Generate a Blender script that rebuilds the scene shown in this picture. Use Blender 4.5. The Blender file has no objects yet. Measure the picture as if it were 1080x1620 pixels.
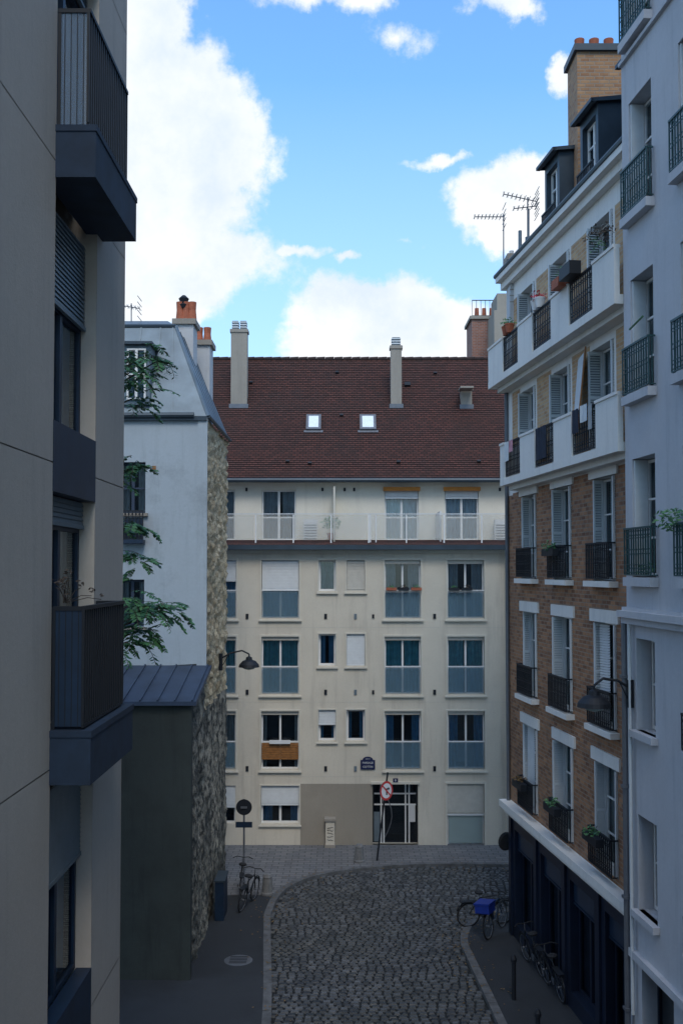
import bpy, math, random
from mathutils import Vector, noise
random.seed(7)
sc=bpy.context.scene
sc.view_settings.view_transform='Standard'; sc.view_settings.look='None'; sc.view_settings.exposure=0
V=Vector
# ---------------- camera ----------------
FPX=1575.0; TH=math.radians(2.0); CAMZ=10.0
cd=bpy.data.cameras.new("camera"); cam=bpy.data.objects.new("camera",cd); sc.collection.objects.link(cam)
cam.location=(0,0,CAMZ); cam.rotation_euler=(math.radians(90)+TH,0,0)
cd.sensor_fit='VERTICAL'; cd.sensor_height=36; cd.lens=35; cd.shift_y=35/1620; cd.clip_end=3000; cd.clip_start=.05
sc.camera=cam
C0=V((0,0,CAMZ))
def ray(u,v):
    cx=(u-540)/FPX; cy=-(v-845)/FPX
    return V((cx, math.cos(TH)-cy*math.sin(TH), math.sin(TH)+cy*math.cos(TH)))
def at(u,v,Y):
    r=ray(u,v); return C0+r*(Y/r.y)
# ---------------- materials ----------------
MATS={}
def newmat(name):
    m=bpy.data.materials.new(name); m.use_nodes=True; nt=m.node_tree; b=nt.nodes['Principled BSDF']; MATS[name]=m
    return m,nt,b
def N(nt,t,**k):
    n=nt.nodes.new(t)
    for a,b in k.items(): setattr(n,a,b)
    return n
def coord(nt,kind='Object',scale=(1,1,1)):
    tc=N(nt,'ShaderNodeTexCoord'); mp=N(nt,'ShaderNodeMapping'); mp.inputs['Scale'].default_value=scale
    nt.links.new(tc.outputs[kind],mp.inputs[0]); return mp.outputs[0]
def fbm(nt,co,scale,detail=5,rough=.6):
    n=N(nt,'ShaderNodeTexNoise'); n.inputs['Scale'].default_value=scale; n.inputs['Detail'].default_value=detail; n.inputs['Roughness'].default_value=rough
    nt.links.new(co,n.inputs['Vector']); return n.outputs['Fac']
def rng(nt,x,a,b,c=0,d=1):
    m=N(nt,'ShaderNodeMapRange'); m.inputs[1].default_value=a;m.inputs[2].default_value=b;m.inputs[3].default_value=c;m.inputs[4].default_value=d
    nt.links.new(x,m.inputs[0]); return m.outputs[0]
def mix(nt,f,a,b,mode='MIX'):
    m=N(nt,'ShaderNodeMix',data_type='RGBA',blend_type=mode)
    for i,x in ((0,f),(6,a),(7,b)):
        if isinstance(x,(int,float)): m.inputs[i].default_value=x
        elif isinstance(x,(tuple,list)): m.inputs[i].default_value=(*x[:3],1)
        else: nt.links.new(x,m.inputs[i])
    return m.outputs[2]
def bump(nt,b,h,strength=.3,dist=.02):
    bp=N(nt,'ShaderNodeBump'); bp.inputs['Strength'].default_value=strength; bp.inputs['Distance'].default_value=dist
    nt.links.new(h,bp.inputs['Height']); nt.links.new(bp.outputs[0],b.inputs['Normal'])
def scl(c,k): return tuple(min(1,x*k) for x in c)
def plaster(name,c,dirt=(.2,.19,.18),var=.12,streak=.45,patch=.2,rough=.85,bs=.25):
    m,nt,b=newmat(name); co=coord(nt)
    a=mix(nt,rng(nt,fbm(nt,co,.9),.3,.7),scl(c,1-var),scl(c,1+var*.6))
    co2=coord(nt,'Object',(2.2,2.2,.18))
    a=mix(nt,rng(nt,fbm(nt,co2,1.6,7,.7),.52,.85,0,streak),a,dirt)
    a=mix(nt,rng(nt,fbm(nt,co,.45,9,.7),.52,.72,0,patch),a,dirt)
    a=mix(nt,rng(nt,fbm(nt,co,14,4,.7),.35,.8,0,.12),a,dirt)
    nt.links.new(a,b.inputs['Base Color']); b.inputs['Roughness'].default_value=rough
    bump(nt,b,fbm(nt,co,28,6,.7),bs,.015); return m
def simple(name,c,rough=.5,metal=0,var=.15,sc_=6):
    m,nt,b=newmat(name); co=coord(nt)
    nt.links.new(mix(nt,rng(nt,fbm(nt,co,sc_),.3,.7),scl(c,1-var),scl(c,1+var)),b.inputs['Base Color'])
    b.inputs['Roughness'].default_value=rough; b.inputs['Metallic'].default_value=metal; return m
def brick(name,c1,c2,mort,bw,rh,ms=.012,bstr=.5,dirt=.35,rough=.85,off=.5,grime=(.06,.05,.05),hl=.3):
    m,nt,b=newmat(name); co=coord(nt,'UV')
    t=N(nt,'ShaderNodeTexBrick'); t.offset=off
    t.inputs['Scale'].default_value=1; t.inputs['Brick Width'].default_value=bw; t.inputs['Row Height'].default_value=rh
    t.inputs['Mortar Size'].default_value=ms; t.inputs['Mortar Smooth'].default_value=.3; t.inputs['Bias'].default_value=0
    t.inputs['Color1'].default_value=(*c1,1);t.inputs['Color2'].default_value=(*c2,1);t.inputs['Mortar'].default_value=(*mort,1)
    nt.links.new(co,t.inputs['Vector']); oc=coord(nt)
    a=mix(nt,rng(nt,fbm(nt,oc,.8,8,.7),.45,.75,0,dirt),t.outputs['Color'],grime)
    a=mix(nt,rng(nt,fbm(nt,oc,6,4,.7),.4,.8,0,hl),a,scl(c2,1.4))
    nt.links.new(a,b.inputs['Base Color']); b.inputs['Roughness'].default_value=rough
    inv=rng(nt,t.outputs['Fac'],0,1,1,0); bump(nt,b,inv,bstr,.012); return m
plaster('cream_render',(.62,.565,.47),(.22,.19,.16),.08,.5,.25)
plaster('cream_upper',(.68,.64,.55),(.3,.28,.25),.06,.3,.15)
plaster('taupe_render',(.31,.275,.225),(.14,.125,.11),.12,.3,.3)
plaster('white_render',(.74,.72,.68),(.27,.26,.25),.05,.4,.15)
plaster('grey_white_render',(.51,.51,.535),(.16,.18,.2),.07,.45,.22)
plaster('blue_render',(.37,.425,.475),(.12,.14,.15),.08,.45,.6)
plaster('beige_panel',(.45,.405,.355),(.18,.165,.15),.06,.35,.25)
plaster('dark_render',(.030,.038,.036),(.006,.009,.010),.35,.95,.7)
plaster('concrete',(.30,.27,.23),(.11,.10,.09),.1,.5,.3)
plaster('white_chimney',(.52,.53,.54),(.18,.18,.19),.06,.6,.3)
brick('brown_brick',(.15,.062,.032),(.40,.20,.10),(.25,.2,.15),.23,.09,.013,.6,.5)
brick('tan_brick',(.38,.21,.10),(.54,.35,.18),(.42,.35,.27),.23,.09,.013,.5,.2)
brick('chimney_brick',(.28,.135,.065),(.42,.24,.12),(.28,.23,.18),.23,.09,.014,.5,.35)
brick('red_brick',(.22,.085,.055),(.30,.125,.08),(.25,.2,.18),.23,.075,.014,.5,.3)
brick('roof_tile',(.050,.0195,.015),(.100,.034,.025),(.014,.008,.007),.21,.115,.016,1,.6,.85,.5,(.028,.021,.019),.2)
brick('slab_paving',(.115,.12,.13),(.165,.165,.17),(.045,.047,.05),.42,.22,.016,.4,.45)
simple('zinc',(.13,.17,.205),.5,.4,.2,1.5)
simple('dark_zinc',(.04,.06,.08),.5,.3,.2,1.5)
simple('slate_blue',(.03,.048,.085),.55,.1,.25,2)
simple('white_paint',(.70,.70,.69),.5,0,.05)
simple('cream_frame',(.58,.54,.46),.55,0,.05)
simple('shutter_white',(.6,.62,.63),.5,0,.06)
simple('shutter_cream',(.48,.455,.40),.55,0,.08)
simple('shutter_grey',(.13,.165,.19),.55,0,.1)
simple('blue_metal',(.007,.022,.050),.5,.1,.25,3)
simple('balcony_concrete',(.011,.025,.050),.8,0,.35,3)
simple('shop_navy',(.005,.011,.028),.5,0,.3,2)
simple('iron',(.007,.010,.016),.6,.1,.2)
simple('teal_iron',(.02,.065,.07),.5,.2,.2)
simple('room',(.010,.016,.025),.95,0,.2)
simple('terracotta',(.34,.10,.05),.8,0,.25,8)
simple('orange_fabric',(.5,.2,.04),.8,0,.15)
simple('wood',(.26,.11,.03),.6,0,.3,9)
simple('curtain_white',(.55,.58,.6),.9,0,.1)
simple('curtain_grey',(.30,.32,.33),.9,0,.12)
simple('curtain_teal',(.11,.33,.38),.9,0,.2)
simple('curtain_blue',(.08,.22,.36),.9,0,.2)
simple('plastic_blue',(.006,.025,.22),.45,0,.1)
simple('plastic_white',(.65,.65,.65),.45,0,.04)
simple('red_paint',(.5,.02,.02),.45,0,.08)
simple('flower_red',(.45,.01,.04),.7,0,.3)
simple('sign_blue',(.004,.010,.06),.8,0,.05)
simple('black_rubber',(.010,.010,.012),.8,0,.2)
simple('grey_metal',(.14,.15,.17),.5,.4,.1)
simple('granite',(.15,.15,.15),.8,0,.25,12)
simple('kerb_granite',(.10,.102,.106),.85,0,.35,4)
simple('bark',(.06,.045,.035),.9,0,.3,12)
simple('dry_leaf',(.16,.10,.04),.9,0,.4,3)
simple('cloth_dark',(.015,.022,.04),.9,0,.3)
simple('cloth_pink',(.5,.25,.3),.9,0,.3)
simple('skylight_white',(.75,.8,.85),.3,0,.05)
plaster('asphalt',(.024,.028,.034),(.010,.012,.014),.25,.1,.5,.9,.6)
plaster('joint_soil',(.010,.012,.013),(.006,.007,.008),.2,.1,.4)
plaster('earth',(.06,.06,.055),(.03,.03,.03),.2,.1,.4)
plaster('stair_stone',(.2,.2,.19),(.08,.08,.08),.1,.2,.4)
m,nt,b=newmat('glass'); nt.nodes.remove(b); out=nt.nodes['Material Output']
tr=N(nt,'ShaderNodeBsdfTransparent'); tr.inputs[0].default_value=(.8,.88,.92,1); gl=N(nt,'ShaderNodeBsdfGlossy'); gl.inputs['Roughness'].default_value=.03; gl.inputs[0].default_value=(.85,.95,1,1)
fr=N(nt,'ShaderNodeFresnel'); fr.inputs[0].default_value=1.5; ms=N(nt,'ShaderNodeMixShader')
nt.links.new(rng(nt,fr.outputs[0],0,1,.03,1),ms.inputs[0]); nt.links.new(tr.outputs[0],ms.inputs[1]); nt.links.new(gl.outputs[0],ms.inputs[2]); nt.links.new(ms.outputs[0],out.inputs[0])
gb=N(nt,'ShaderNodeBump'); gb.inputs['Strength'].default_value=.08; nt.links.new(fbm(nt,coord(nt),1.5,2),gb.inputs['Height']); nt.links.new(gb.outputs[0],gl.inputs['Normal'])
def frosted(name,c,a,v=.03):
    m,nt,b=newmat(name); b.inputs['Base Color'].default_value=(*c,1); b.inputs['Roughness'].default_value=.35
    nt.links.new(rng(nt,fbm(nt,coord(nt),1.2,2),.3,.7,a-v,a+v),b.inputs['Alpha'])
frosted('frosted_glass',(.15,.25,.32),.40,.06)
frosted('frosted_pane',(.30,.37,.36),.9)
frosted('terrace_glass',(.6,.6,.56),.30)
frosted('wire_glass',(.17,.24,.33),.5,.02)
m,nt,b=newmat('sett_stone'); at_=N(nt,'ShaderNodeVertexColor'); at_.layer_name='Col'
oc=coord(nt)
a=mix(nt,at_.outputs['Color'],(.022,.027,.034),(.115,.122,.132))
a=mix(nt,rng(nt,fbm(nt,oc,.35,6,.65),.45,.75,0,.6),a,(.022,.028,.026))
nt.links.new(a,b.inputs['Base Color']); nt.links.new(rng(nt,fbm(nt,oc,2),.3,.7,.45,.75),b.inputs['Roughness']); bump(nt,b,fbm(nt,oc,35,5),.4,.01)
m,nt,b=newmat('rubble_stone'); oc=coord(nt,'Object',(1,1,1.9))
vo=N(nt,'ShaderNodeTexVoronoi'); vo.inputs['Scale'].default_value=3.4; nt.links.new(oc,vo.inputs['Vector'])
vd=N(nt,'ShaderNodeTexVoronoi',feature='DISTANCE_TO_EDGE'); vd.inputs['Scale'].default_value=3.4; nt.links.new(oc,vd.inputs['Vector'])
sp=N(nt,'ShaderNodeSeparateColor'); nt.links.new(vo.outputs['Color'],sp.inputs[0])
a=mix(nt,sp.outputs[0],(.36,.26,.145),(.66,.54,.36))
a=mix(nt,rng(nt,vd.outputs['Distance'],0,.09,.8,0),a,(.15,.11,.07))
a=mix(nt,rng(nt,fbm(nt,oc,1.1,9,.75),.58,.70,0,.55),a,(.12,.095,.065))
a=mix(nt,rng(nt,fbm(nt,oc,7,6,.7),.4,.7,0,.4),a,(.66,.55,.38))
nt.links.new(a,b.inputs['Base Color']); b.inputs['Roughness'].default_value=.9; bump(nt,b,fbm(nt,oc,18,8,.75),.8,.04)
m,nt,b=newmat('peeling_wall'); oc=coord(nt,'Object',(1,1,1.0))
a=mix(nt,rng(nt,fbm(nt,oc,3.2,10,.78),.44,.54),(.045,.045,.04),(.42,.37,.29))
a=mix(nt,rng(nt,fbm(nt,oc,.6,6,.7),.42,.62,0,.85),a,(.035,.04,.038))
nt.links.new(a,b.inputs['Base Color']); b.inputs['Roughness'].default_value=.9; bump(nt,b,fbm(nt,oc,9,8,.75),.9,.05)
m,nt,b=newmat('leaf'); at_=N(nt,'ShaderNodeVertexColor'); at_.layer_name='Col'
nt.links.new(mix(nt,at_.outputs['Color'],(.02,.09,.05),(.10,.25,.08)),b.inputs['Base Color']); b.inputs['Roughness'].default_value=.6
# ---------------- builder ----------------
class Fr:
    def __init__(s,O,S,T=(0,0,1),Nn=(0,-1,0)): s.O=V(O);s.S=V(S).normalized();s.T=V(T).normalized();s.N=V(Nn).normalized()
    def p(f,s,t,n=0): return f.O+f.S*s+f.T*t+f.N*n
    def un(f,u,v,n=0):
        r=ray(u,v); o=f.O+f.N*n; k=(o-C0).dot(f.N)/r.dot(f.N); q=C0+r*k-f.O
        return q.dot(f.S),q.dot(f.T)
    def rect(f,u0,v0,u1,v1,n=0):
        a,b=f.un(u0,v0,n);c,d=f.un(u1,v1,n); return min(a,c),max(a,c),min(b,d),max(b,d)
WF=Fr((0,0,0),(1,0,0),(0,0,1),(0,-1,0))
class MB:
    def __init__(s): s.v=[];s.f=[];s.m=[];s.uv=[];s.sm=[];s.mats=[];s.col=[]
    def mi(s,m):
        if m not in s.mats: s.mats.append(m)
        return s.mats.index(m)
    def face(s,pts,mat,uv=None,smooth=False,col=.5):
        i=len(s.v); s.v+= [tuple(p) for p in pts]; s.f.append(tuple(range(i,i+len(pts)))); s.m.append(s.mi(mat)); s.sm.append(smooth)
        s.uv+= uv if uv else [(p[0],p[1]) for p in pts]; s.col+=[col]*len(pts)
    def q(s,fr,s0,s1,t0,t1,n,mat):
        s.face([fr.p(s0,t0,n),fr.p(s1,t0,n),fr.p(s1,t1,n),fr.p(s0,t1,n)],mat,[(s0,t0),(s1,t0),(s1,t1),(s0,t1)])
    def box(s,fr,s0,s1,t0,t1,n0,n1,mat):
        P=lambda a,b,c: fr.p(a,b,c)
        for n in (n0,n1): s.q(fr,s0,s1,t0,t1,n,mat)
        for a in (s0,s1): s.face([P(a,t0,n0),P(a,t0,n1),P(a,t1,n1),P(a,t1,n0)],mat,[(n0,t0),(n1,t0),(n1,t1),(n0,t1)])
        for t in (t0,t1): s.face([P(s0,t,n0),P(s1,t,n0),P(s1,t,n1),P(s0,t,n1)],mat,[(s0,n0),(s1,n0),(s1,n1),(s0,n1)])
    def wbox(s,x0,x1,y0,y1,z0,z1,mat): s.box(WF,x0,x1,z0,z1,-y0,-y1,mat)
    def wall(s,fr,s0,s1,t0,t1,holes,depth,mat,zones=(),n=0,rev=None):
        S=sorted({s0,s1,*[x for h in holes for x in h[:2]],*[x for z in zones for x in z[:2]]}); S=[x for x in S if s0<=x<=s1]
        T=sorted({t0,t1,*[x for h in holes for x in h[2:4]],*[x for z in zones for x in z[2:4]]}); T=[x for x in T if t0<=x<=t1]
        for a,b in zip(S,S[1:]):
            for c,d in zip(T,T[1:]):
                if b-a<1e-5 or d-c<1e-5: continue
                x=(a+b)/2;y=(c+d)/2
                if any(h[0]<x<h[1] and h[2]<y<h[3] for h in holes): continue
                mm=mat
                for z in zones:
                    if z[0]<x<z[1] and z[2]<y<z[3]: mm=z[4];break
                s.q(fr,a,b,c,d,n,mm)
        for h in holes:
            a,b,c,d=h[:4]; r=rev or mat
            for x in (a,b): s.face([fr.p(x,c,n),fr.p(x,c,n-depth),fr.p(x,d,n-depth),fr.p(x,d,n)],r,[(0,c),(depth,c),(depth,d),(0,d)])
            for y in (c,d): s.face([fr.p(a,y,n),fr.p(a,y,n-depth),fr.p(b,y,n-depth),fr.p(b,y,n)],r,[(a,0),(a,depth),(b,depth),(b,0)])
    def tube(s,p0,p1,r,mat,k=6,r1=None):
        p0=V(p0);p1=V(p1); d=(p1-p0)
        if d.length<1e-6: return
        d.normalize(); a=d.orthogonal().normalized(); b=d.cross(a); r1=r if r1 is None else r1
        A=[p0+(a*math.cos(2*math.pi*i/k)+b*math.sin(2*math.pi*i/k))*r for i in range(k)]
        B=[p1+(a*math.cos(2*math.pi*i/k)+b*math.sin(2*math.pi*i/k))*r1 for i in range(k)]
        for i in range(k): s.face([A[i],A[(i+1)%k],B[(i+1)%k],B[i]],mat,smooth=True)
        s.face(A,mat); s.face(B,mat)
    def path(s,pts,r,mat,k=6):
        for a,b in zip(pts,pts[1:]): s.tube(a,b,r,mat,k)
    def lathe(s,c,prof,mat,k=20,ax=(0,0,1)):
        c=V(c);ax=V(ax).normalized(); a=ax.orthogonal().normalized(); b=ax.cross(a)
        for (r0,z0),(r1,z1) in zip(prof,prof[1:]):
            for i in range(k):
                t0=2*math.pi*i/k;t1=2*math.pi*(i+1)/k
                P=lambda r,z,t:c+ax*z+(a*math.cos(t)+b*math.sin(t))*r
                s.face([P(r0,z0,t0),P(r0,z0,t1),P(r1,z1,t1),P(r1,z1,t0)],mat,smooth=True)
    def ring(s,c,nrm,R,r,mat,k=20):
        nrm=V(nrm).normalized();a=nrm.orthogonal().normalized();b=nrm.cross(a);c=V(c)
        pts=[c+(a*math.cos(2*math.pi*i/k)+b*math.sin(2*math.pi*i/k))*R for i in range(k)]
        for i in range(k): s.tube(pts[i],pts[(i+1)%k],r,mat,4)
    def done(s,name,parent=None,colattr=False):
        me=bpy.data.meshes.new(name); me.from_pydata(s.v,[],s.f)
        for m in s.mats: me.materials.append(MATS[m])
        me.polygons.foreach_set('material_index',s.m); me.polygons.foreach_set('use_smooth',s.sm)
        u=me.uv_layers.new(name='UVMap'); u.data.foreach_set('uv',[x for p in s.uv for x in p])
        if colattr:
            c=me.color_attributes.new('Col','FLOAT_COLOR','CORNER'); c.data.foreach_set('color',[x for k in s.col for x in (k,k,k,1)])
        me.update(); o=bpy.data.objects.new(name,me); sc.collection.objects.link(o)
        if parent: o.parent=parent
        return o
def emp(name):
    o=bpy.data.objects.new(name,None); sc.collection.objects.link(o); return o
def curtain(mb,fr,s0,s1,t0,t1,n,mat,amp=.03,per=.13):
    k=max(6,int((s1-s0)/.035)); ph=random.random()*6
    pr=None
    for i in range(k+1):
        s=s0+(s1-s0)*i/k; nn=n+amp*math.sin(s/per*2*math.pi+ph)+amp*.5*math.sin(s/per*3.1+ph)
        if pr: mb.face([fr.p(pr[0],t0,pr[1]),fr.p(s,t0,nn),fr.p(s,t1,nn),fr.p(pr[0],t1,pr[1])],mat)
        pr=(s,nn)
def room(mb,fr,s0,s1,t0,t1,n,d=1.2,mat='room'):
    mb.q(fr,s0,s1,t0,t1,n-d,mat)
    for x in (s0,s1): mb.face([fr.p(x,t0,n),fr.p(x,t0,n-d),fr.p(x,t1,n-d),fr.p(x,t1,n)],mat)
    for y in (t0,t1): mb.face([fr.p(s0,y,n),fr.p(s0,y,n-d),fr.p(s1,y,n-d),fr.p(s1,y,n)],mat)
def window(mb,fr,s0,s1,t0,t1,n,panes=2,trans=(),fm='white_paint',fw=.055,cur=None,cov=(0,1),rm='room',d=.05):
    mb.box(fr,s0,s0+fw,t0,t1,n-d,n,fm); mb.box(fr,s1-fw,s1,t0,t1,n-d,n,fm)
    mb.box(fr,s0+fw,s1-fw,t0,t0+fw,n-d,n,fm); mb.box(fr,s0+fw,s1-fw,t1-fw,t1,n-d,n,fm)
    w=(s1-s0)/panes
    for i in range(1,panes): mb.box(fr,s0+i*w-fw*.7,s0+i*w+fw*.7,t0+fw,t1-fw,n-d*.9,n+.008,fm)
    for t in trans:
        tt=t0+(t1-t0)*t; mb.box(fr,s0+fw,s1-fw,tt-fw*.35,tt+fw*.35,n-d*.8,n-.004,fm)
    mb.q(fr,s0+fw*.5,s1-fw*.5,t0+fw*.5,t1-fw*.5,n-d*.6,'glass')
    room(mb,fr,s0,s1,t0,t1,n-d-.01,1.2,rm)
    if cur:
        mats=cur if isinstance(cur,(list,tuple)) else [cur]
        if len(mats)==1 and cov==(0,1): curtain(mb,fr,s0+.02,s1-.02,t0+.02,t1-.02,n-.14,mats[0])
        else:
            L=(s1-s0)*cov[1]
            curtain(mb,fr,s0+.02,s0+L*random.uniform(.75,1),t0+.02,t1-.02,n-.14,mats[0])
            curtain(mb,fr,s1-L*random.uniform(.75,1),s1-.02,t0+.02,t1-.02,n-.14,mats[-1])
def roller(mb,fr,s0,s1,t0,t1,n,mat,h=.055):
    t=t1; 
    while t-h>t0-1e-3:
        mb.face([fr.p(s0,t-h,n+.012),fr.p(s1,t-h,n+.012),fr.p(s1,t-.008,n),fr.p(s0,t-.008,n)],mat)
        t-=h
    mb.q(fr,s0,s1,t0,t1,n-.008,mat)
    mb.box(fr,s0,s1,t0-.04,t0,n-.02,n+.02,mat)
def louvre(mb,fr,s0,s1,t0,t1,n0,n1,mat='shutter_white'):
    mb.box(fr,s0,s1,t0,t1,n0,n0+.04,mat); mb.box(fr,s0,s1,t0,t1,n1-.04,n1,mat)
    for t in (t0,(t0+t1)/2,t1-.06): mb.box(fr,s0,s1,t,t+.06,n0+.04,n1-.04,mat)
    t=t0+.08
    while t<t1-.07:
        mb.face([fr.p(s1,t,n0+.04),fr.p(s1,t,n1-.04),fr.p(s0+.006,t+.045,n1-.04),fr.p(s0+.006,t+.045,n0+.04)],mat); t+=.055
    mb.face([fr.p(s0+.004,t0,n0+.03),fr.p(s0+.004,t0,n1-.03),fr.p(s0+.004,t1,n1-.03),fr.p(s0+.004,t1,n0+.03)],'shutter_grey')
def iron(mb,fr,s0,s1,t0,t1,n,mat='iron',scroll=True,step=.11,r=.011,ret=0):
    mb.box(fr,s0,s1,t1-.025,t1+.012,n-.022,n+.022,mat); mb.box(fr,s0,s1,t0,t0+.025,n-.012,n+.012,mat)
    k=max(2,round((s1-s0)/step)); w=(s1-s0)/k
    for i in range(k+1):
        s=s0+w*i; mb.box(fr,s-r,s+r,t0+.025,t1-.025,n-r,n+r,mat)
    if scroll:
        h=(t1-t0); mb.box(fr,s0,s1,t0+h*.22,t0+h*.22+.015,n-.008,n+.008,mat); mb.box(fr,s0,s1,t0+h*.78,t0+h*.78+.015,n-.008,n+.008,mat)
        for i in range(k):
            c=s0+w*(i+.5)
            for tt,rr in ((.11,w*.4),(.89,w*.4),(.5,w*.42)):
                mb.ring(fr.p(c,t0+h*tt,n),fr.N,rr,.009,mat,8)
    if ret:
        for s in (s0,s1):
            mb.box(fr,s-.012,s+.012,t1-.02,t1+.01,n-ret,n-.02,mat); mb.box(fr,s-.012,s+.012,t0,t0+.02,n-ret,n-.02,mat)
            m=max(1,int(ret/.1))
            for i in range(1,m+1):
                nn=n-ret*i/(m+1); mb.box(fr,s-.009,s+.009,t0,t1,nn-.009,nn+.009,mat)
def leafball(mb,c,R,k=60,size=.06,mat='leaf'):
    for i in range(k):
        d=V((random.gauss(0,1),random.gauss(0,1),random.gauss(0,1))).normalized()*R*random.random()**.5
        d.z*=.7; p=V(c)+d; a=V((random.gauss(0,1),random.gauss(0,1),random.gauss(0,.6))).normalized()*size; b=a.orthogonal().normalized()*size*.5
        mb.face([p-a,p+b,p+a,p-b],mat,col=random.random())
def pot(mb,c,r=.12,h=.2,mat='terracotta'): mb.lathe(c,[(0,0),(r*.7,0),(r,h),(r*1.08,h),(r*1.08,h+.03),(r*.9,h+.03),(0,h)],mat,12)

# ================= GROUND =================
g=MB(); g.face([(-500,-400,-.15),(500,-400,-.15),(500,900,-.15),(-500,900,-.15)],'earth'); g.done('ground')
def smooth(P,k=8):
    P=[V((*p,0)) for p in P]; out=[]
    for i in range(len(P)-1):
        p0=P[max(0,i-1)];p1=P[i];p2=P[i+1];p3=P[min(len(P)-1,i+2)]
        for j in range(k):
            t=j/k; out.append(.5*((2*p1)+(p2-p0)*t+(2*p0-5*p1+4*p2-p3)*t*t+(-p0+3*p1-3*p2+p3)*t**3))
    out.append(P[-1]); return out
K1=smooth([(-1.45,15.5),(-1.53,21.9),(-1.9,27.2),(-2.0,29.2),(-1.68,31.2),(-.62,32.6),(1.27,33.4),(3,33.7),(5.5,33.65),(9,33.6),(20,33.6)])
K2=smooth([(3.7,15.5),(3.4,21.9),(3.2,25.4),(3.16,26.9),(3.48,28.1),(4.04,28.9),(4.84,29.3),(8,29.45),(20,29.5)])
def offs(P,d):
    out=[]
    for i,p in enumerate(P):
        t=(P[min(i+1,len(P)-1)]-P[max(i-1,0)]).normalized(); out.append(p+V((-t.y,t.x,0))*d)
    return out
KH=.13
def kerb(P,d,name):
    mb=MB(); O=offs(P,d)
    for i in range(len(P)-1):
        a,b,c,e=P[i],P[i+1],O[i+1],O[i]; up=V((0,0,KH)); gap=.03
        a2=a.lerp(b,gap);e2=e.lerp(c,gap)
        dz=V((0,0,random.uniform(-.006,.006)))
        mb.face([a2+up+dz,b+up+dz,c+up+dz,e2+up+dz],'kerb_granite'); mb.face([a2,b,b+up+dz,a2+up+dz],'kerb_granite')
        mb.face([a2,e2,e2+up+dz,a2+up+dz],'kerb_granite'); mb.face([b,c,c+up+dz,b+up+dz],'kerb_granite')
        mb.face([a+up*.8,a2+up*.8,e2+up*.8,e+up*.8],'asphalt')
    mb.done(name)
kerb(K1,.2,'kerb'); kerb(K2,-.2,'kerb')
zt=KH-.006
O1=offs(K1,.19);O2=offs(K2,-.19)
def poly(pts,z,mat,name):
    mb=MB(); mb.face([(p[0],p[1],z) for p in pts],mat); return mb.done(name)
ys=[p for p in O1 if p.y<30.6 and p.x<0]; rest=O1[len(ys)-1:]
poly([(p.x,p.y) for p in ys]+[(-16,ys[-1].y),(-16,15.5)],zt,'asphalt','pavement')
poly([(p.x,p.y) for p in rest]+[(20,40),(-16,40),(-16,ys[-1].y)],zt,'slab_paving','pavement')
poly([(p.x,p.y) for p in O2]+[(20,15.5)],zt,'asphalt','pavement')
poly([(p.x,p.y) for p in K1]+[(p.x,p.y) for p in reversed(K2)],0.0,'joint_soil','road')
def inside(x,y,P):
    c=False;j=len(P)-1
    for i in range(len(P)):
        if (P[i].y>y)!=(P[j].y>y) and x<(P[j].x-P[i].x)*(y-P[i].y)/(P[j].y-P[i].y)+P[i].x: c=not c
        j=i
    return c
RP=[p for p in K1]+[p for p in reversed(K2)]
mb=MB(); y=16.0
while y<33.8:
    h=random.uniform(.155,.18); x=-2.2+random.random()*.2
    while x<11:
        w=random.uniform(.17,.25)
        yy=y+.05*math.sin(x*1.3+y*.4)
        if inside(x+w/2,yy+h/2,RP):
            g_=.010; b_=.026; z1=.05+random.uniform(-.006,.006); j=[random.uniform(-.005,.005) for _ in range(4)]
            x0,x1,y0,y1=x+g_+j[0],x+w-g_+j[1],yy+g_+j[2],yy+h-g_+j[3]; c=random.random()**1.2
            tl=random.uniform(-.004,.004)
            A=[(x0,y0,.004),(x1,y0,.004),(x1,y1,.004),(x0,y1,.004)]; B=[(x0+b_,y0+b_,z1+tl),(x1-b_,y0+b_,z1-tl),(x1-b_,y1-b_,z1-tl),(x0+b_,y1-b_,z1+tl)]
            mb.face(B,'sett_stone',col=c)
            for i in range(4): mb.face([A[i],A[(i+1)%4],B[(i+1)%4],B[i]],'sett_stone',col=c*.25)
        x+=w
    y+=h
mb.done('cobblestone_paving',None,True)
# fallen leaves along kerbs
mb=MB()
for K,dd in ((K1,1),(K2,-1)):
    for i in range(260):
        k=random.randrange(len(K)-14); p=K[k].lerp(K[k+1],random.random()); o=abs(random.gauss(0,.35))*random.choice((1,-1)); t_=(K[k+1]-K[k]).normalized(); q_=p+V((-t_.y,t_.x,0))*o
        onp=(o*dd>0); z=(KH+.012 if onp else .065); a_=random.random()*6.3; e1=V((math.cos(a_),math.sin(a_),random.uniform(-.2,.2)))*.035; e2=V((-math.sin(a_),math.cos(a_),random.uniform(-.2,.2)))*.022; c=V((q_.x,q_.y,z))
        mb.face([c-e1,c+e2,c+e1,c-e2],'dry_leaf')
mb.done('fallen_leaves')
mb=MB(); mb.lathe((-2.6,25.5,zt),[(0,.006),(.3,.006),(.34,.004),(.36,0)],'grey_metal',24)
for k in range(5): mb.wbox(-2.82,-2.38,25.3+k*.1,25.33+k*.1,zt+.007,zt+.012,'iron')
mb.done('manhole_cover')
mb=MB()
for i in range(50):
    y1=15.5-i*.29; z1=(i+1)*.166; mb.wbox(-2.68,5.3,y1-.29 if i<49 else -9,y1,z1-.5,z1,'stair_stone')
mb.done('street_stairs')

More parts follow.
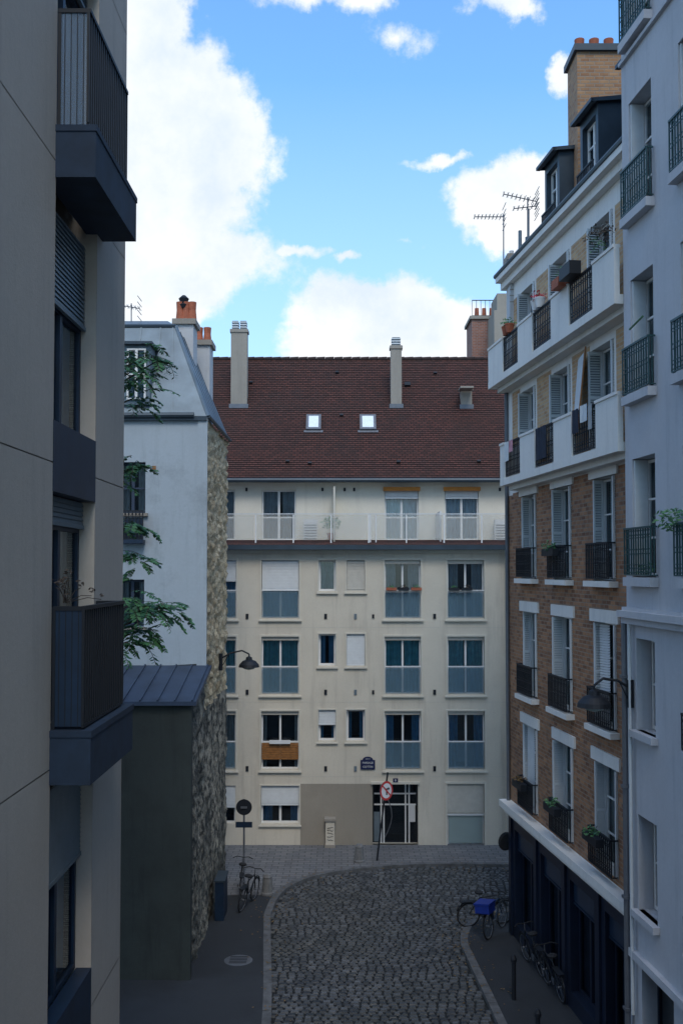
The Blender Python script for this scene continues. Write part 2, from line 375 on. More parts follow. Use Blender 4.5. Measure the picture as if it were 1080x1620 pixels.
# ================= FAR CREAM BUILDING =================
FB=emp('cream_apartment_building')
F=Fr((0,36,0),(1,0,0)); G=Fr((0,37.4,0),(1,0,0))
zl=F.un(580,868)[1]
mbw=MB(); mbx=MB()
holes=[];D=.16
def R(u0,v0,u1,v1): return F.rect(u0,v0,u1,v1)
cols=[(314,374),(414,473),(608,665),(707,765)]
rows=[(886,978),(1007,1098),(1125,1217)]
zr=[(F.un(540,a)[1],F.un(540,b)[1]) for a,b in rows]
def su(u,fr=F): return fr.un(u,900)[0]
styles={(0,0):('roller',.35),(0,1):('roller',.5),(0,2):('open','pots'),(0,3):('open',None),
        (1,0):('teal',None),(1,1):('blue',None),(1,2):('teal',None),(1,3):('teal',None),
        (2,0):('open',None),(2,1):('wood',None),(2,2):('blue2',None),(2,3):('blue2',None)}
ex=[(-12.5,-11.1),(-8.6,-7.2),(7.9,9.3),(11.5,12.9)]
allc=[(su(a),su(b),i) for i,(a,b) in enumerate(cols)]+[(a,b,99) for a,b in ex]
smalls=[(504,531),(548,577)]
srow=[(886,935),(1003,1053),(1123,1172)]
for (z1,z0),ri in zip(zr,range(3)):
    for a,b,ci in allc:
        holes.append((a,b,z0,z1))
        fm='cream_frame'
        for q in ((a-.06,a,z0-.06,z1+.06),(b,b+.06,z0-.06,z1+.06),(a,b,z1,z1+.06)): mbx.box(F,*q,-.02,.035,fm)
        mbx.box(F,a-.1,b+.1,z0-.11,z0-.061,-.02,.09,fm)
        st=styles.get((ri,ci),('open',None)) if ci<90 else random.choice([('teal',None),('open',None),('roller',.4)])
        cur=None;cov=(0,1)
        if st[0]=='teal': cur='curtain_teal';cov=(0,.58)
        elif st[0]=='blue': cur='curtain_teal';cov=(0,.6)
        elif st[0]=='blue2': cur='curtain_blue';cov=(0,.3)
        elif st[0]=='open': cur='curtain_grey';cov=(0,.36)
        elif st[0]=='wood': cur='curtain_grey';cov=(0,.15)
        else: cur='curtain_blue'
        window(mbx,F,a,b,z0,z1,-D,2,(.45,),'white_paint',.05,cur,cov)
        zm=z0+(z1-z0)*.47
        if st[0]=='roller':
            roller(mbx,F,a+.02,b-.02,z1-(z1-z0)*st[1],z1-.01,-.06,'shutter_white')
        else: mbx.box(F,a+.01,b-.01,z1-.14,z1-.005,-.12,-.05,'shutter_cream')
        mbx.box(F,a,b,zm,zm+.035,-.03,.01,'white_paint')
        if st[0]=='wood':
            for k in range(7): mbx.box(F,a+.02,b-.02,z0+.35+k*.085,z0+.35+k*.085+.075,-.025,0,'wood')
            mbx.box(F,a+.3,b-.3,zm-.05,zm+.07,.02,.12,'plastic_white')
        else:
            mbx.box(F,a+.03,b-.03,z0+.03,zm-.01,-.018,-.008,'frosted_glass')
        if st[1]=='pots' or (ri==0 and ci==3):
            for k in range(3 if ci==2 else 2): 
                s=a+.05+k*.45; mbx.box(F,s,s+.38,zm+.02,zm+.12,.02,.16,'terracotta' if k!=1 and ci==2 else 'iron'); leafball(mbx,F.p(s+.2,zm+.15,.09),.12,20,.035,'leaf' if k!=1 else 'bark')
for ri,(a_,b_) in enumerate(srow):
    z1=F.un(540,a_)[1];z0=F.un(540,b_)[1]
    for ci,(ua,ub) in enumerate(smalls):
        a,b=su(ua),su(ub); holes.append((a,b,z0,z1))
        for q in ((a-.05,a,z0-.05,z1+.05),(b,b+.05,z0-.05,z1+.05),(a,b,z1,z1+.05)): mbx.box(F,*q,-.02,.03,'cream_frame')
        mbx.box(F,a-.08,b+.08,z0-.1,z0-.051,-.02,.08,'cream_frame')
        window(mbx,F,a,b,z0,z1,-D,1,(),'white_paint',.07,'curtain_grey' if ri==0 else 'curtain_blue',(0,.5) if ri<2 else (0,.3))
        if ci==1 and ri<2: roller(mbx,F,a+.01,b-.01,z0+.02,z1-.01,-.05,'shutter_cream' if ri==0 else 'shutter_white')
        if ci==0 and ri==2: roller(mbx,F,a+.01,b-.01,z0+.6,z1-.01,-.05,'shutter_white')
gw=R(413,1243,473,1303); holes.append(gw); a,b,c,d=gw
window(mbx,F,a,b,c,d,-D,2,(),'white_paint',.06,'curtain_blue',(0,.3)); roller(mbx,F,a+.01,b-.01,c+.68,d-.01,-.05,'shutter_white')
for q in ((a-.05,a,c-.05,d+.05),(b,b+.05,c-.05,d+.05),(a,b,d,d+.05)): mbx.box(F,*q,-.02,.03,'cream_frame')
mbx.box(F,a-.08,b+.08,c-.1,c-.051,-.02,.08,'cream_frame')
gw=(su(314),su(374),c,d); holes.append(gw); window(mbx,F,gw[0],gw[1],c,d,-D,2,(),'white_paint',.06); roller(mbx,F,gw[0]+.01,gw[1]-.01,c+.6,d-.01,-.05,'shutter_white')
a,b,c,d=R(707,1240,766,1337); holes.append((a,b,c,d))
window(mbx,F,a,b,c,d,-D,1,(),'white_paint',.06); roller(mbx,F,a+.01,b-.01,c+1.15,d-.01,-.05,'shutter_cream'); mbx.box(F,a+.06,b-.06,c+.06,c+1.05,-.1,-.09,'frosted_pane'); mbx.box(F,a,b,c+1.04,c+1.1,-.12,-.04,'white_paint')
for q in ((a-.07,a,c-.05,d+.07),(b,b+.07,c-.05,d+.07),(a,b,d,d+.07)): mbx.box(F,*q,-.02,.03,'cream_frame')
a,b,c,d=R(589,1240,661,1337); c=.13; holes.append((a,b,c,d)); n=-.3
window(mbx,F,a,b,c,d,n,1,(),'iron',.06)
w=b-a
for f_ in (.18,.24,.72,.80): mbx.box(F,a+w*f_,a+w*f_+.05,c,d,n+.002,n+.04,'white_paint')
for zz in (.62,.8): mbx.box(F,a+.07,b-.06,c+(d-c)*zz,c+(d-c)*zz+.05,n+.005,n+.03,'white_paint')
mbx.box(F,a+w*.82,b-.08,c+.75,c+1.35,n+.005,n+.05,'plastic_white')
mbx.box(F,a+.06,a+w*.16,c+.05,c+1.1,n+.005,n+.03,'shutter_grey')
mbx.path([F.p(a+w*.28+.25*math.sin(t*.5),c+.2+t*.25,n+.03) for t in range(8)],.018,'grey_metal')
mbx.box(F,a-.06,b+.06,d+.001,d+.08,-.02,.1,'cream_frame')
tz=R(475,1240,589,1340)
zones=[(tz[0],tz[1],-1,tz[3],'taupe_render')]
mbw.wall(F,-14,16,-.1,zl,holes,D+.02,'cream_render',zones)
mbw.wall(F,a,b,c,d,[(a,b,c,d)],.3,'cream_render')
mbw.wbox(-14,16,37.6,46,-.1,zl-.3,'concrete')
mbw.face([(-14,36,-.1),(-14,46,-.1),(-14,46,zl),(-14,36,zl)],'cream_render'); mbw.face([(16,36,-.1),(16,46,-.1),(16,46,zl),(16,36,zl)],'cream_render')
for u in (391,515,562,687,806):
    for v in (975,1095,1216): 
        s_,t_=F.un(u,v); mbx.box(F,s_-.05,s_+.05,t_-.09,t_+.09,.0,.03,'iron' if u!=562 else 'shutter_grey')
for u in (590,):
    for v in (975,1095): s_,t_=F.un(u,v); mbx.box(F,s_-.04,s_+.04,t_-.07,t_+.07,.0,.03,'iron')
mbx.box(F,-14,16,zl-.04,zl+.13,-.0,.42,'dark_zinc'); 
mbx.face([F.p(-14,zl+.135,.40),F.p(16,zl+.135,.40),F.p(16,zl+.32,-.1),F.p(-14,zl+.32,-.1)],'roof_tile',[(-14,0),(16,0),(16,.5),(-14,.5)])
mbx.box(F,-14,16,zl-.16,zl-.04,-.0,.12,'cream_frame')
s_=su(800); mbx.tube(F.p(s_,.1,.1),F.p(s_,zl,.1),.05,'shutter_cream')
# floor-line joints in the render
for v in (993,1111,1229):
    t_=F.un(540,v)[1]; mbx.box(F,-14,16,t_,t_+.012,.0,.004,'shutter_cream')
mbx.box(F,-14,16,zl-.0,zl+.25,-1.39,-.1,'concrete')
zt0=zl+.25
ze=G.un(580,764)[1]
h2=[]
for ua,ub,aw in ((316,372,0),(414,468,0),(608,662,1),(703,757,1)):
    a,b,c,d=G.rect(ua,775,ub,852); c=zt0+.1; h2.append((a,b,c,d))
    window(mbx,G,a,b,c,d,-.14,2,(.45,),'white_paint',.06,('curtain_grey' if not aw else 'curtain_white'),(0,.55) if aw else (0,.5))
    if aw:
        mbx.box(G,a-.05,b+.05,d-.04,d+.1,.0,.16,'orange_fabric'); roller(mbx,G,a+.02,b-.02,d-.3,d-.03,-.03,'shutter_white')
for a,b in ex: h2.append((a,b,zt0+.1,h2[0][3])); window(mbx,G,a,b,zt0+.1,h2[0][3],-.14,2,(.45,),'white_paint',.06,'curtain_grey')
mbw.wall(G,-14,16,zt0,ze+.1,h2,.16,'cream_upper')
for u in (390,510,545,560,790): 
    s_,t_=G.un(u,775); mbx.box(G,s_-.04,s_+.04,t_-.05,t_+.08,0,.04,'iron')
nr=.28; 
def Tr(u,v): return F.un(u,v,nr)
z0=Tr(540,855)[1]+.03; z1=Tr(540,813)[1]
s=-13.9
mbx.box(F,-14,16,z1-.02,z1+.015,nr-.025,nr+.025,'shutter_white')
while s<16:
    mbx.box(F,s,s+.05,z0-.12,z1-.03,nr-.02,nr+.02,'white_paint'); mbx.box(F,s+.06,min(16,s+1.32),z0,z1-.05,nr-.008,nr+.004,'terrace_glass'); s+=1.35
s_=F.un(590,830,nr)[0]
for o_ in (-.12,.08): mbx.box(F,s_+o_,s_+o_+.04,z0-.1,z1,nr-.02,nr+.02,'plastic_white')
for u in (529,690): s_=G.un(u,800)[0]; mbx.box(F,s_-.03,s_+.03,zt0,zt0+ (2.0 if u==529 else 1.1),-1.38,.1,'plastic_white' if u==690 else 'cream_upper')
for u in (491,793):
    a,b,c,d=Fr((0,37.0,0),(1,0,0)).rect(u-11,822,u+11,853); mbx.wbox(a,b,36.9,37.25,zt0+.05,d,'plastic_white')
    for k in range(6): mbx.wbox(a+.03,b-.03,36.885,36.899,zt0+.12+k*.1,zt0+.16+k*.1,'grey_metal')
pot(mbx,(at(524,850,36.4)[0],36.4,zt0),.16,.3); leafball(mbx,(at(524,850,36.4)[0],36.4,zt0+.7),.38,160,.06)
ye=36.95; P_e=at(560,759,ye); yr=41.6; P_r=at(560,569,yr)
T_=V((0,yr-ye,P_r.z-P_e.z)); L_=T_.length
RF=Fr((0,ye,P_e.z),(1,0,0),T_,V((0,-T_.z,T_.y)))
mbr=MB(); mbr.q(RF,-14,16,0,L_,0,'roof_tile')
t=.0
while t<L_:
    mbr.face([RF.p(-14,t,.03),RF.p(16,t,.03),RF.p(16,t+.118,.006),RF.p(-14,t+.118,.006)],'roof_tile',[(-14,t),(16,t),(16,t+.115),(-14,t+.115)])
    mbr.face([RF.p(-14,t,.03),RF.p(16,t,.03),RF.p(16,t,.001),RF.p(-14,t,.001)],'roof_tile',[(-14,t),(16,t),(16,t+.01),(-14,t+.01)]); t+=.115
mbr.face([(-14,yr,P_r.z),(16,yr,P_r.z),(16,46.2,ze),(-14,46.2,ze)],'roof_tile',[(-14,0),(16,0),(16,6),(-14,6)])
for x in (-14,16): mbr.face([(x,ye,P_e.z),(x,yr,P_r.z),(x,46.2,ze)],'cream_upper')
s=-14
while s<16: mbr.tube((s,yr,P_r.z+.02),(s+.36,yr,P_r.z+.03),.09,'roof_tile',8,.1); s+=.37
mbr.box(G,-14,16,ze+.02,P_e.z-.02,0,.5,'white_paint')
mbr.tube((-14,ye-.06,P_e.z-.02),(16,ye-.06,P_e.z-.02),.085,'dark_zinc',8)
mbr.done('roof',FB)
ch=MB()
def chimney(u0,u1,vt,vb,dd=.5,pots=2,mat='concrete'):
    s_,t_=RF.un((u0+u1)/2,vb); p=RF.p(s_,t_,0); y=p.y-.02
    a=at(u0,vb,y);b=at(u1,vt,y); ch.wbox(a.x,b.x,y,y+dd,p.z-.6,b.z,mat)
    ch.wbox(a.x-.06,b.x+.06,y-.06,y+dd+.06,p.z-.05,p.z+.12,'grey_metal')
    ch.wbox(a.x-.04,b.x+.04,y-.04,y+dd+.04,b.z-.14,b.z-.02,'concrete')
    w=(b.x-a.x)/max(1,pots)
    for i in range(pots):
        c=a.x+w*(i+.5); ch.wbox(c-w*.36,c+w*.36,y+.08,y+dd-.08,b.z-.01,b.z+.34,'shutter_grey')
        for k in range(3): ch.wbox(c-w*.42,c+w*.42,y+.05,y+dd-.05,b.z+.06+k*.1,b.z+.1+k*.1,'shutter_white')
chimney(365,391,520,644,.45,2); chimney(618,635,546,644,.4,1); chimney(729,746,612,645,.4,0)
ch.wbox(at(729,612,39).x-.05,at(746,612,39).x+.05,38.8,39.5,at(735,613,39).z-.05,at(735,613,39).z+.02,'concrete')
for u0,u1 in ((484,508),(569,594)):
    a,b,c,d=RF.rect(u0,682,u1,659); ch.box(RF,a,b,c,d,.0,.12,'grey_metal'); ch.box(RF,a+.1,b-.1,c+.1,d-.1,.121,.125,'skylight_white')
    ch.box(RF,a-.08,b+.08,c-.12,c,.035,.05,'grey_metal')
for u,v in ((540,660),(533,592),(688,593),(397,608),(455,733),(630,734),(757,733),(490,736)):
    s_,t_=RF.un(u,v); ch.box(RF,s_-.07,s_+.07,t_,t_+.09,.03,.11,'iron')
s_,t_=RF.un(644,610); ch.box(RF,s_-.12,s_+.12,t_-.1,t_+.1,.03,.12,'iron')
ch.done('chimneys_and_skylights',FB)
mbw.done('walls',FB); mbx.done('windows_and_trim',FB,True)
SG=emp('street_name_sign'); sg=MB()
a,b,c,d=F.rect(570,1202,593,1217); sg.box(F,a,b,c,d,.03,.045,'sign_blue')
mid=(a+b)/2; h=.12
pts=[F.p(mid+(b-a)*.36*math.cos(t),d+h*math.sin(t),.045) for t in [math.pi*i/12 for i in range(13)]]
sg.face(pts,'sign_blue'); sg.face([p+V((0,.015,0)) for p in pts],'sign_blue')
sg.done('plate',SG)
def text(t,loc,size,mat,parent,rot=(math.radians(90),0,0),name='lettering'):
    cu=bpy.data.curves.new(name,'FONT'); cu.body=t; cu.size=size; cu.align_x='CENTER'; cu.align_y='CENTER'; cu.extrude=.001
    o=bpy.data.objects.new(name,cu); sc.collection.objects.link(o); o.location=loc; o.rotation_euler=rot; cu.materials.append(MATS[mat]); o.parent=parent; return o
hh=d-c
text('PASSAGE',F.p(mid,c+hh*.70,.05),.098,'white_paint',SG); text('COTTIN',F.p(mid,c+hh*.28,.05),.098,'white_paint',SG); text('18e Arrt',F.p(mid,d+.04,.05),.05,'white_paint',SG)
HN=emp('house_number_plate'); sg=MB(); s_,t_=F.un(625,1233.5); sg.box(F,s_-.09,s_+.09,t_-.07,t_+.07,.1,.115,'sign_blue'); sg.done('plate',HN); text('8',F.p(s_,t_,.118),.11,'white_paint',HN)
UC=emp('utility_cabinet'); sg=MB(); a,b,c,d=Fr((0,35.7,0),(1,0,0)).rect(515,1295,529,1337); sg.wbox(a,b,35.65,35.98,zt,d-.08,'cream_render'); sg.wbox(a-.04,b+.04,35.6,35.985,d-.08,d,'concrete'); sg.wbox(a-.03,b+.03,35.62,35.983,zt,zt+.1,'concrete')
for k in range(5):
    z=d-.3-k*.11; pts=[V((a+.05+(b-a-.1)*i/5,35.643,z+random.uniform(-.035,.035))) for i in range(6)]; sg.path(pts,.008,'iron',4)
sg.done('cabinet',UC)

# ================= BRICK BUILDING =================
BB=emp('brick_apartment_building')
B=Fr((4.59,27.5,0),(.1155,-.9933,0),(0,0,1),(-.9933,-.1155,0))
END=9.0
bw=MB(); bx=MB(); bd=.24
cc=[1.95,4.5,7.05]; hw=.6
brs=[(3.85,6.0),(6.75,8.9),(9.75,11.9),(12.55,14.65),(15.35,17.3)]
hol=[(c-hw,c+hw,z0,z1) for z0,z1 in brs for c in cc]
zn=[(0,END,3.4,3.72,'white_render'),(0,END,14.78,15.2,'white_render'),(0,END,12.05,12.3,'white_render'),(0,.5,12,18,'white_render'),(0,END,17.3,18.1,'white_render')]
for c in cc: zn+=[(c-hw-.12,c+hw+.12,12.3,17.5,'white_render')]
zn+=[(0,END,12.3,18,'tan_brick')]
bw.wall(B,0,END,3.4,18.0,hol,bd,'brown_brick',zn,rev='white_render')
for i,(z0,z1) in enumerate(brs):
    for j,c in enumerate(cc):
        a,b=c-hw,c+hw
        window(bx,B,a+.02,b-.02,z0+.02,z1-.02,-bd+.02,2,(.3,.65),'white_paint',.045,random.choice(['curtain_white','curtain_grey',None]),(0,.3),d=.05)
        louvre(bx,B,a+.004,a+.05,z0+.03,z1-.03,-bd+.03,random.uniform(.0,.1) if i<3 else .1); louvre(bx,B,b-.05,b-.004,z0+.03,z1-.03,-bd+.03,.05)
        if (i,j) in ((0,0),(1,2)):  # one leaf half closed
            s_=a+.05
            for t in [z0+.06+k*.055 for k in range(int((z1-z0-.1)/.055))]: bx.face([B.p(s_,t,-.08),B.p(s_+.42,t,-.14),B.p(s_+.42,t+.045,-.16),B.p(s_,t+.045,-.1)],'shutter_white')
        if i<3:
            bx.box(B,a-.17,b+.17,z1+.0,z1+.26,-.05,.045,'white_render')
            if i>0: bx.box(B,a-.12,b+.12,z0-.12,z0,-.1,.2,'white_render')
            iron(bx,B,a-.02,b+.02,z0+.04,z0+.78,.16,'iron',True,.1,.012,.14)
        if i==0 or (i==2 and j==1):
            bx.box(B,a+.1,b-.3,z0+.55,z0+.72,.19,.35,'iron'); leafball(bx,B.p(c-.1,z0+.78,.27),.2,60,.04,'leaf' if j else 'dry_leaf')
bx.box(B,-.05,END,3.52,3.7,0,.28,'white_render'); bx.box(B,-.02,END,3.36,3.52,0,.14,'white_render')
bx.box(B,-.05,END,17.95,18.12,-.4,.3,'white_render'); bx.box(B,-.03,END,17.75,17.95,-.0,.16,'white_render'); bx.tube(B.p(-.1,18.15,.28),B.p(END,18.15,.28),.07,'dark_zinc',8)
def balcony(z,s0,nn):
    bx.box(B,s0,END-.02,z-.02,z+.16,0.001,nn,'white_render'); bx.box(B,s0+.1,END-.02,z-.14,z-.02,0.001,nn*.55,'white_render')
    tp=z+1.05; segs=[]; x=s0
    for c in cc:
        segs.append((x,c-hw+.02,'s')); segs.append((c-hw+.02,c+hw+.2,'i')); x=c+hw+.2
    segs.append((x,END-.02,'s'))
    for a,b,k in segs:
        if b-a<.05: continue
        if k=='s': bx.box(B,a,b,z+.16,tp,nn-.11,nn-.005,'white_render'); bx.box(B,a,b,tp,tp+.06,nn-.13,nn+.02,'white_render')
        else: iron(bx,B,a,b,z+.2,tp+.03,nn-.05,'iron',True,.13,.011)
    bx.box(B,s0,s0+.1,z+.16,tp,.0,nn-.111,'white_render')
balcony(12.22,.95,.48); balcony(15.0,-.05,.52)
def cloth(s,z,w,h,mat,n): curtain(bx,B,s,s+w,z-h,z,n,mat,.012,.2)
cloth(4.1,13.3,.7,.75,'cloth_dark',.49); cloth(1.5,13.3,.35,.5,'curtain_white',.5); cloth(1.9,13.3,.3,.3,'cloth_pink',.5); cloth(6.6,13.33,.35,.5,'cloth_dark',.5); cloth(7.1,13.35,.4,.35,'curtain_white',.5); cloth(7.5,13.3,.25,.5,'curtain_grey',.5)
bx.face([B.p(5.75,12.9,.2),B.p(6.5,12.9,.35),B.p(6.5,14.6,.2),B.p(5.75,14.6,.05)],'curtain_white')
bx.tube(B.p(6.55,12.8,.38),B.p(6.62,14.7,.2),.02,'wood')
for s,c_ in ((4.2,'flower_red'),(1.7,'leaf'),(6.1,'leaf')):
    for k in range(2): pot(bx,B.p(s+k*.3,16.08,.5),.12,.2,'terracotta' if c_!='flower_red' else 'plastic_white')
    leafball(bx,B.p(s+.15,16.38,.5),.2,70,.045,c_)
bx.box(B,6.55,7.2,16.08,16.35,.5,.75,'iron'); bx.box(B,5.95,6.4,16.05,16.25,.53,.72,'terracotta')
leafball(bx,B.p(8.3,16.5,.5),.35,110,.04,'bark'); leafball(bx,B.p(8.3,16.3,.6),.25,40,.04,'leaf')
sh=[(.5,2.1,.5,3.0),(2.7,4.2,.13,3.0),(4.8,6.3,.5,3.0),(6.9,8.5,.13,3.0)]
bw.wall(B,0,END,-.1,3.4,sh,.2,'shop_navy')
for a,b,c,d in sh: window(bx,B,a,b,c,d,-.2,2,(.8,),'shop_navy',.08,'cloth_dark',(0,.5)); roller(bx,B,a,b,d-.5,d-.02,-.1,'blue_metal')
for a in (.2,2.4,4.5,6.6,8.75): bx.box(B,a-.1,a+.1,.13,3.3,.001,.06,'shop_navy')
bk=lambda s,n,z:B.p(s,z,n)
bw.face([bk(0,0,-.1),bk(0,-9,-.1),bk(0,-9,18),bk(0,0,18)],'white_render',[(0,0),(9,0),(9,18),(0,18)])
bw.face([bk(0,-9,-.1),bk(END,-9,-.1),bk(END,-9,20.8),bk(0,-9,20.8)],'white_render')
m0=1.15
bx.face([B.p(m0,18.1,-.25),B.p(END,18.1,-.25),B.p(END,20.4,-1.5),B.p(m0+.6,20.4,-1.5)],'dark_zinc')
bx.face([B.p(m0,18.1,-.25),B.p(m0+.6,20.4,-1.5),B.p(m0+.6,20.4,-9),B.p(m0,18.1,-9)],'dark_zinc')
bx.face([B.p(m0+.6,20.4,-1.5),B.p(END,20.4,-1.5),B.p(END,20.9,-5),B.p(m0+.6,20.9,-5)],'zinc'); bx.face([B.p(m0+.6,20.9,-5),B.p(END,20.9,-5),B.p(END,20.4,-9),B.p(m0+.6,20.4,-9)],'zinc')
bx.face([B.p(-.05,18.13,.2),B.p(m0+.3,18.13,.2),B.p(m0+.3,18.2,-9),B.p(-.05,18.2,-9)],'zinc')
s=m0+.3
while s<END: bx.tube(B.p(s,18.12,-.24),B.p(s+.0,20.4,-1.48),.02,'dark_zinc',4); s+=.5
for c in (3.05,5.6,8.1):
    a,b=c-.55,c+.55
    if c>8: a,b=7.7,8.95
    zt_=20.25
    bw.wall(B,a,b,18.12,zt_,[(a+.14,b-.14,18.35,20.0)],.12,'dark_zinc',n=-.3)
    window(bx,B,a+.14,b-.14,18.35,20.0,-.42,2,(.35,.7),'white_paint',.05,'curtain_white',(0,.4))
    for x in (a,b): bx.face([B.p(x,18.12,-.3),B.p(x,zt_,-.3),B.p(x,zt_+.1,-1.5),B.p(x,18.12,-1.5)],'dark_zinc')
    bx.face([B.p(a-.1,zt_,-.12),B.p(b+.1,zt_,-.12),B.p(b+.1,zt_+.25,-1.9),B.p(a-.1,zt_+.25,-1.9)],'zinc'); bx.box(B,a-.1,b+.1,zt_-.08,zt_-.002,-.2,-.1,'dark_zinc')
    for x in (a-.1,b+.1): bx.face([B.p(x,zt_-.08,-.12),B.p(x,zt_,-.12),B.p(x,zt_+.25,-1.9),B.p(x,zt_+.12,-1.9)],'dark_zinc')
    iron(bx,B,a+.05,b-.05,18.3,18.95,-.2,'iron',False,.09)
def stack(mb,x0,x1,y0,y1,z0,z1,mat,pots,pr=.12,pm='terracotta',ph=.4):
    mb.wbox(x0,x1,y0,y1,z0,z1,mat); mb.wbox(x0-.08,x1+.08,y0-.08,y1+.08,z1-.02,z1+.14,'dark_zinc' if mat=='chimney_brick' else 'concrete')
    for i in range(pots):
        c=x0+(x1-x0)*(i+.5)/pots; mb.lathe((c,(y0+y1)/2,z1+.13),[(pr*1.1,0),(pr*.85,ph*.6),(pr*.95,ph),(pr*.7,ph),(pr*.6,ph*.4)],pm,12)
a=at(912,80,23.6);b=at(976,80,23.6)
stack(bx,a.x,b.x+.1,23.6,24.6,19,a.z,'chimney_brick',3,.13)
a=at(806,410,26.8);b=at(838,410,26.8); stack(bx,a.x,b.x,26.8,27.35,16.6,a.z,'white_chimney',3,.07,'shutter_white',.18)
for k in range(5): z=a.z-.5-k*.17; bx.wbox(a.x-.01,b.x+.01,26.785,26.8,z,z+.02,'concrete')
p=at(822,500,26.6); bx.tube((p.x,26.6,p.z-.3),(p.x,26.6,p.z+1.0),.06,'dark_zinc'); bx.wbox(p.x-.1,p.x+.1,26.5,26.7,p.z-.1,p.z+.5,'iron')
for u,v0,v1 in ((822,395,365),(833,395,375)): q=at(u,v0,27.1);r_=at(u,v1,27.1); bx.tube(q,r_,.05,'zinc')
bx.tube(B.p(.12,3.6,.06),B.p(.12,15,.06),.05,'grey_metal',8)
bw.done('walls',BB); bx.done('windows_balconies_roof',BB,True)
RS=emp('traffic_mirror'); rm=MB(); p=at(800,1331,27.6); rm.lathe((p.x,p.y,p.z),[(0,-.03),(.2,-.03),(.25,0),(.25,.02),(0,.03)],'black_rubber',20,(-.5,1,0)); rm.tube(p,(p.x+.25,p.y-.1,p.z),.02,'iron'); rm.done('mirror',RS)

# ================= NEAR WHITE BUILDING (right) =================
WB=emp('white_apartment_building')
W=Fr((5.28,18.5,0),(.089,-.996,0),(0,0,1),(-.996,-.089,0)); WE=26.5
ww=MB(); wx=MB(); wd=.32
wc=[.86+i*2.15 for i in range(12)]
wr=[(19.75,21.9),(16.45,18.6),(13.15,15.3),(9.85,12.0),(23.0,25.1)]
wh=[(c-.52,c+.52,z0,z1) for c in wc for z0,z1 in wr]
lo=[(c-.42,c+.42,z0,z1) for c in wc for z0,z1 in ((7.1,8.75),(3.9,5.6))]
gr=[(.55,1.9,.9,2.9)]+[(c-.5,c+.5,.9,2.8) for c in wc[1:]]
ww.wall(W,0,WE,-.1,26,wh+lo+gr,wd,'grey_white_render')
for ci,c in enumerate(wc):
    for z0,z1 in wr:
        window(wx,W,c-.5,c+.5,z0+.02,z1-.02,-wd+.04,2,(.33,.66),'white_paint',.055,random.choice(['curtain_white','curtain_grey','curtain_blue']),(0,.45))
        wx.box(W,c-.62,c+.62,z0-.16,z0-.0,-.1,.16,'grey_white_render')
        iron(wx,W,c-.6,c+.6,z0+.03,z0+.88,.13,'teal_iron',ci<4,.11,.011,.12)
        wx.box(W,c-.51,c-.46,z0+.02,z1-.02,-wd+.05,-.03,'shutter_white')
    for z0,z1 in ((7.1,8.75),(3.9,5.6)):
        window(wx,W,c-.4,c+.4,z0+.02,z1-.02,-wd+.04,1,(.5,),'white_paint',.06,'curtain_grey',(0,.4)); wx.box(W,c-.5,c+.5,z0-.12,z0,-.1,.12,'grey_white_render')
        if c>1.5: iron(wx,W,c-.45,c+.45,z0+.02,z0+.6,.1,'iron',ci<4,.1)
for a,b,c,d in gr: window(wx,W,a,b,c,d,-wd+.04,1,(.5,),'shop_navy',.07)
wx.box(W,0.01,WE,9.12,9.24,0,.2,'grey_white_render'); wx.box(W,.01,WE,9.0,9.12,0,.12,'grey_white_render'); wx.box(W,.01,WE,9.24,9.3,0,.1,'grey_white_render')
wx.box(W,0.01,WE,3.0,3.14,0,.1,'grey_white_render')
wx.box(W,.01,WE,19.45,19.52,0,.07,'grey_white_render')
wx.tube(W.p(.12,.13,.1),W.p(.12,9.0,.1),.055,'grey_metal',8); wx.tube(W.p(.32,2,.08),W.p(.32,9.0,.08),.03,'shutter_white',6)
for z in (2,4,6,8): wx.box(W,.05,.2,z,z+.05,0,.17,'grey_metal')
leafball(wx,W.p(2.45,10.8,.2),.3,120,.05); leafball(wx,W.p(.9,10.0,.0),.2,60,.035)
wx.tube(W.p(.55,14.35,.1),W.p(1.2,14.42,.12),.02,'leaf')
ww.face([W.p(0,-.1,0),W.p(0,-.1,-9),W.p(0,26,-9),W.p(0,26,0)],'grey_white_render'); ww.face([W.p(0,26,0),W.p(WE,26,0),W.p(WE,26,-9),W.p(0,26,-9)],'zinc')
ww.face([W.p(WE,-.1,0),W.p(WE,-.1,-9),W.p(WE,26,-9),W.p(WE,26,0)],'grey_white_render'); ww.face([W.p(0,-.1,-9),W.p(WE,-.1,-9),W.p(WE,26,-9),W.p(0,26,-9)],'grey_white_render')
ww.done('walls',WB); wx.done('windows_balconies',WB,True)

# ================= LEFT BEIGE BUILDING =================
LB=emp('beige_apartment_building')
L=Fr((-2.7,0,0),(0,1,0),(0,0,1),(1,0,0)); LE=12.32
lw=MB(); lx=MB(); r0,r1=9.3,10.9; rd=.17
js=[8.14-2.86*i for i in range(3)]+[8.14+2.86*i for i in range(1,7)]; js=sorted(js)
zs=[-.1]+[j for j in js if j>-.1]+[23.5]
g_=.006
def panel(a,b):
    for c,d in zip(zs,zs[1:]):
        lw.q(L,a+g_,b-g_,c+g_,d-g_,0,'beige_panel')
for a,b in ((-8,-3.2),(-1.6,1.0),(1.0,4.4),(6.0,9.3),(10.9,LE)):
    panel(a,b)
lw.q(L,-8,LE,-.1,23.5,-.5,'iron')
for a,b in ((-8,-3.2),(-1.6,4.4),(6.0,9.3),(10.9,LE)):
    lw.q(L,a,b,-.1,23.5,-.015,'concrete')
    for x in (a,b): lw.face([L.p(x,-.1,0.0),L.p(x,-.1,-.5),L.p(x,23.5,-.5),L.p(x,23.5,0.0)],'beige_panel')
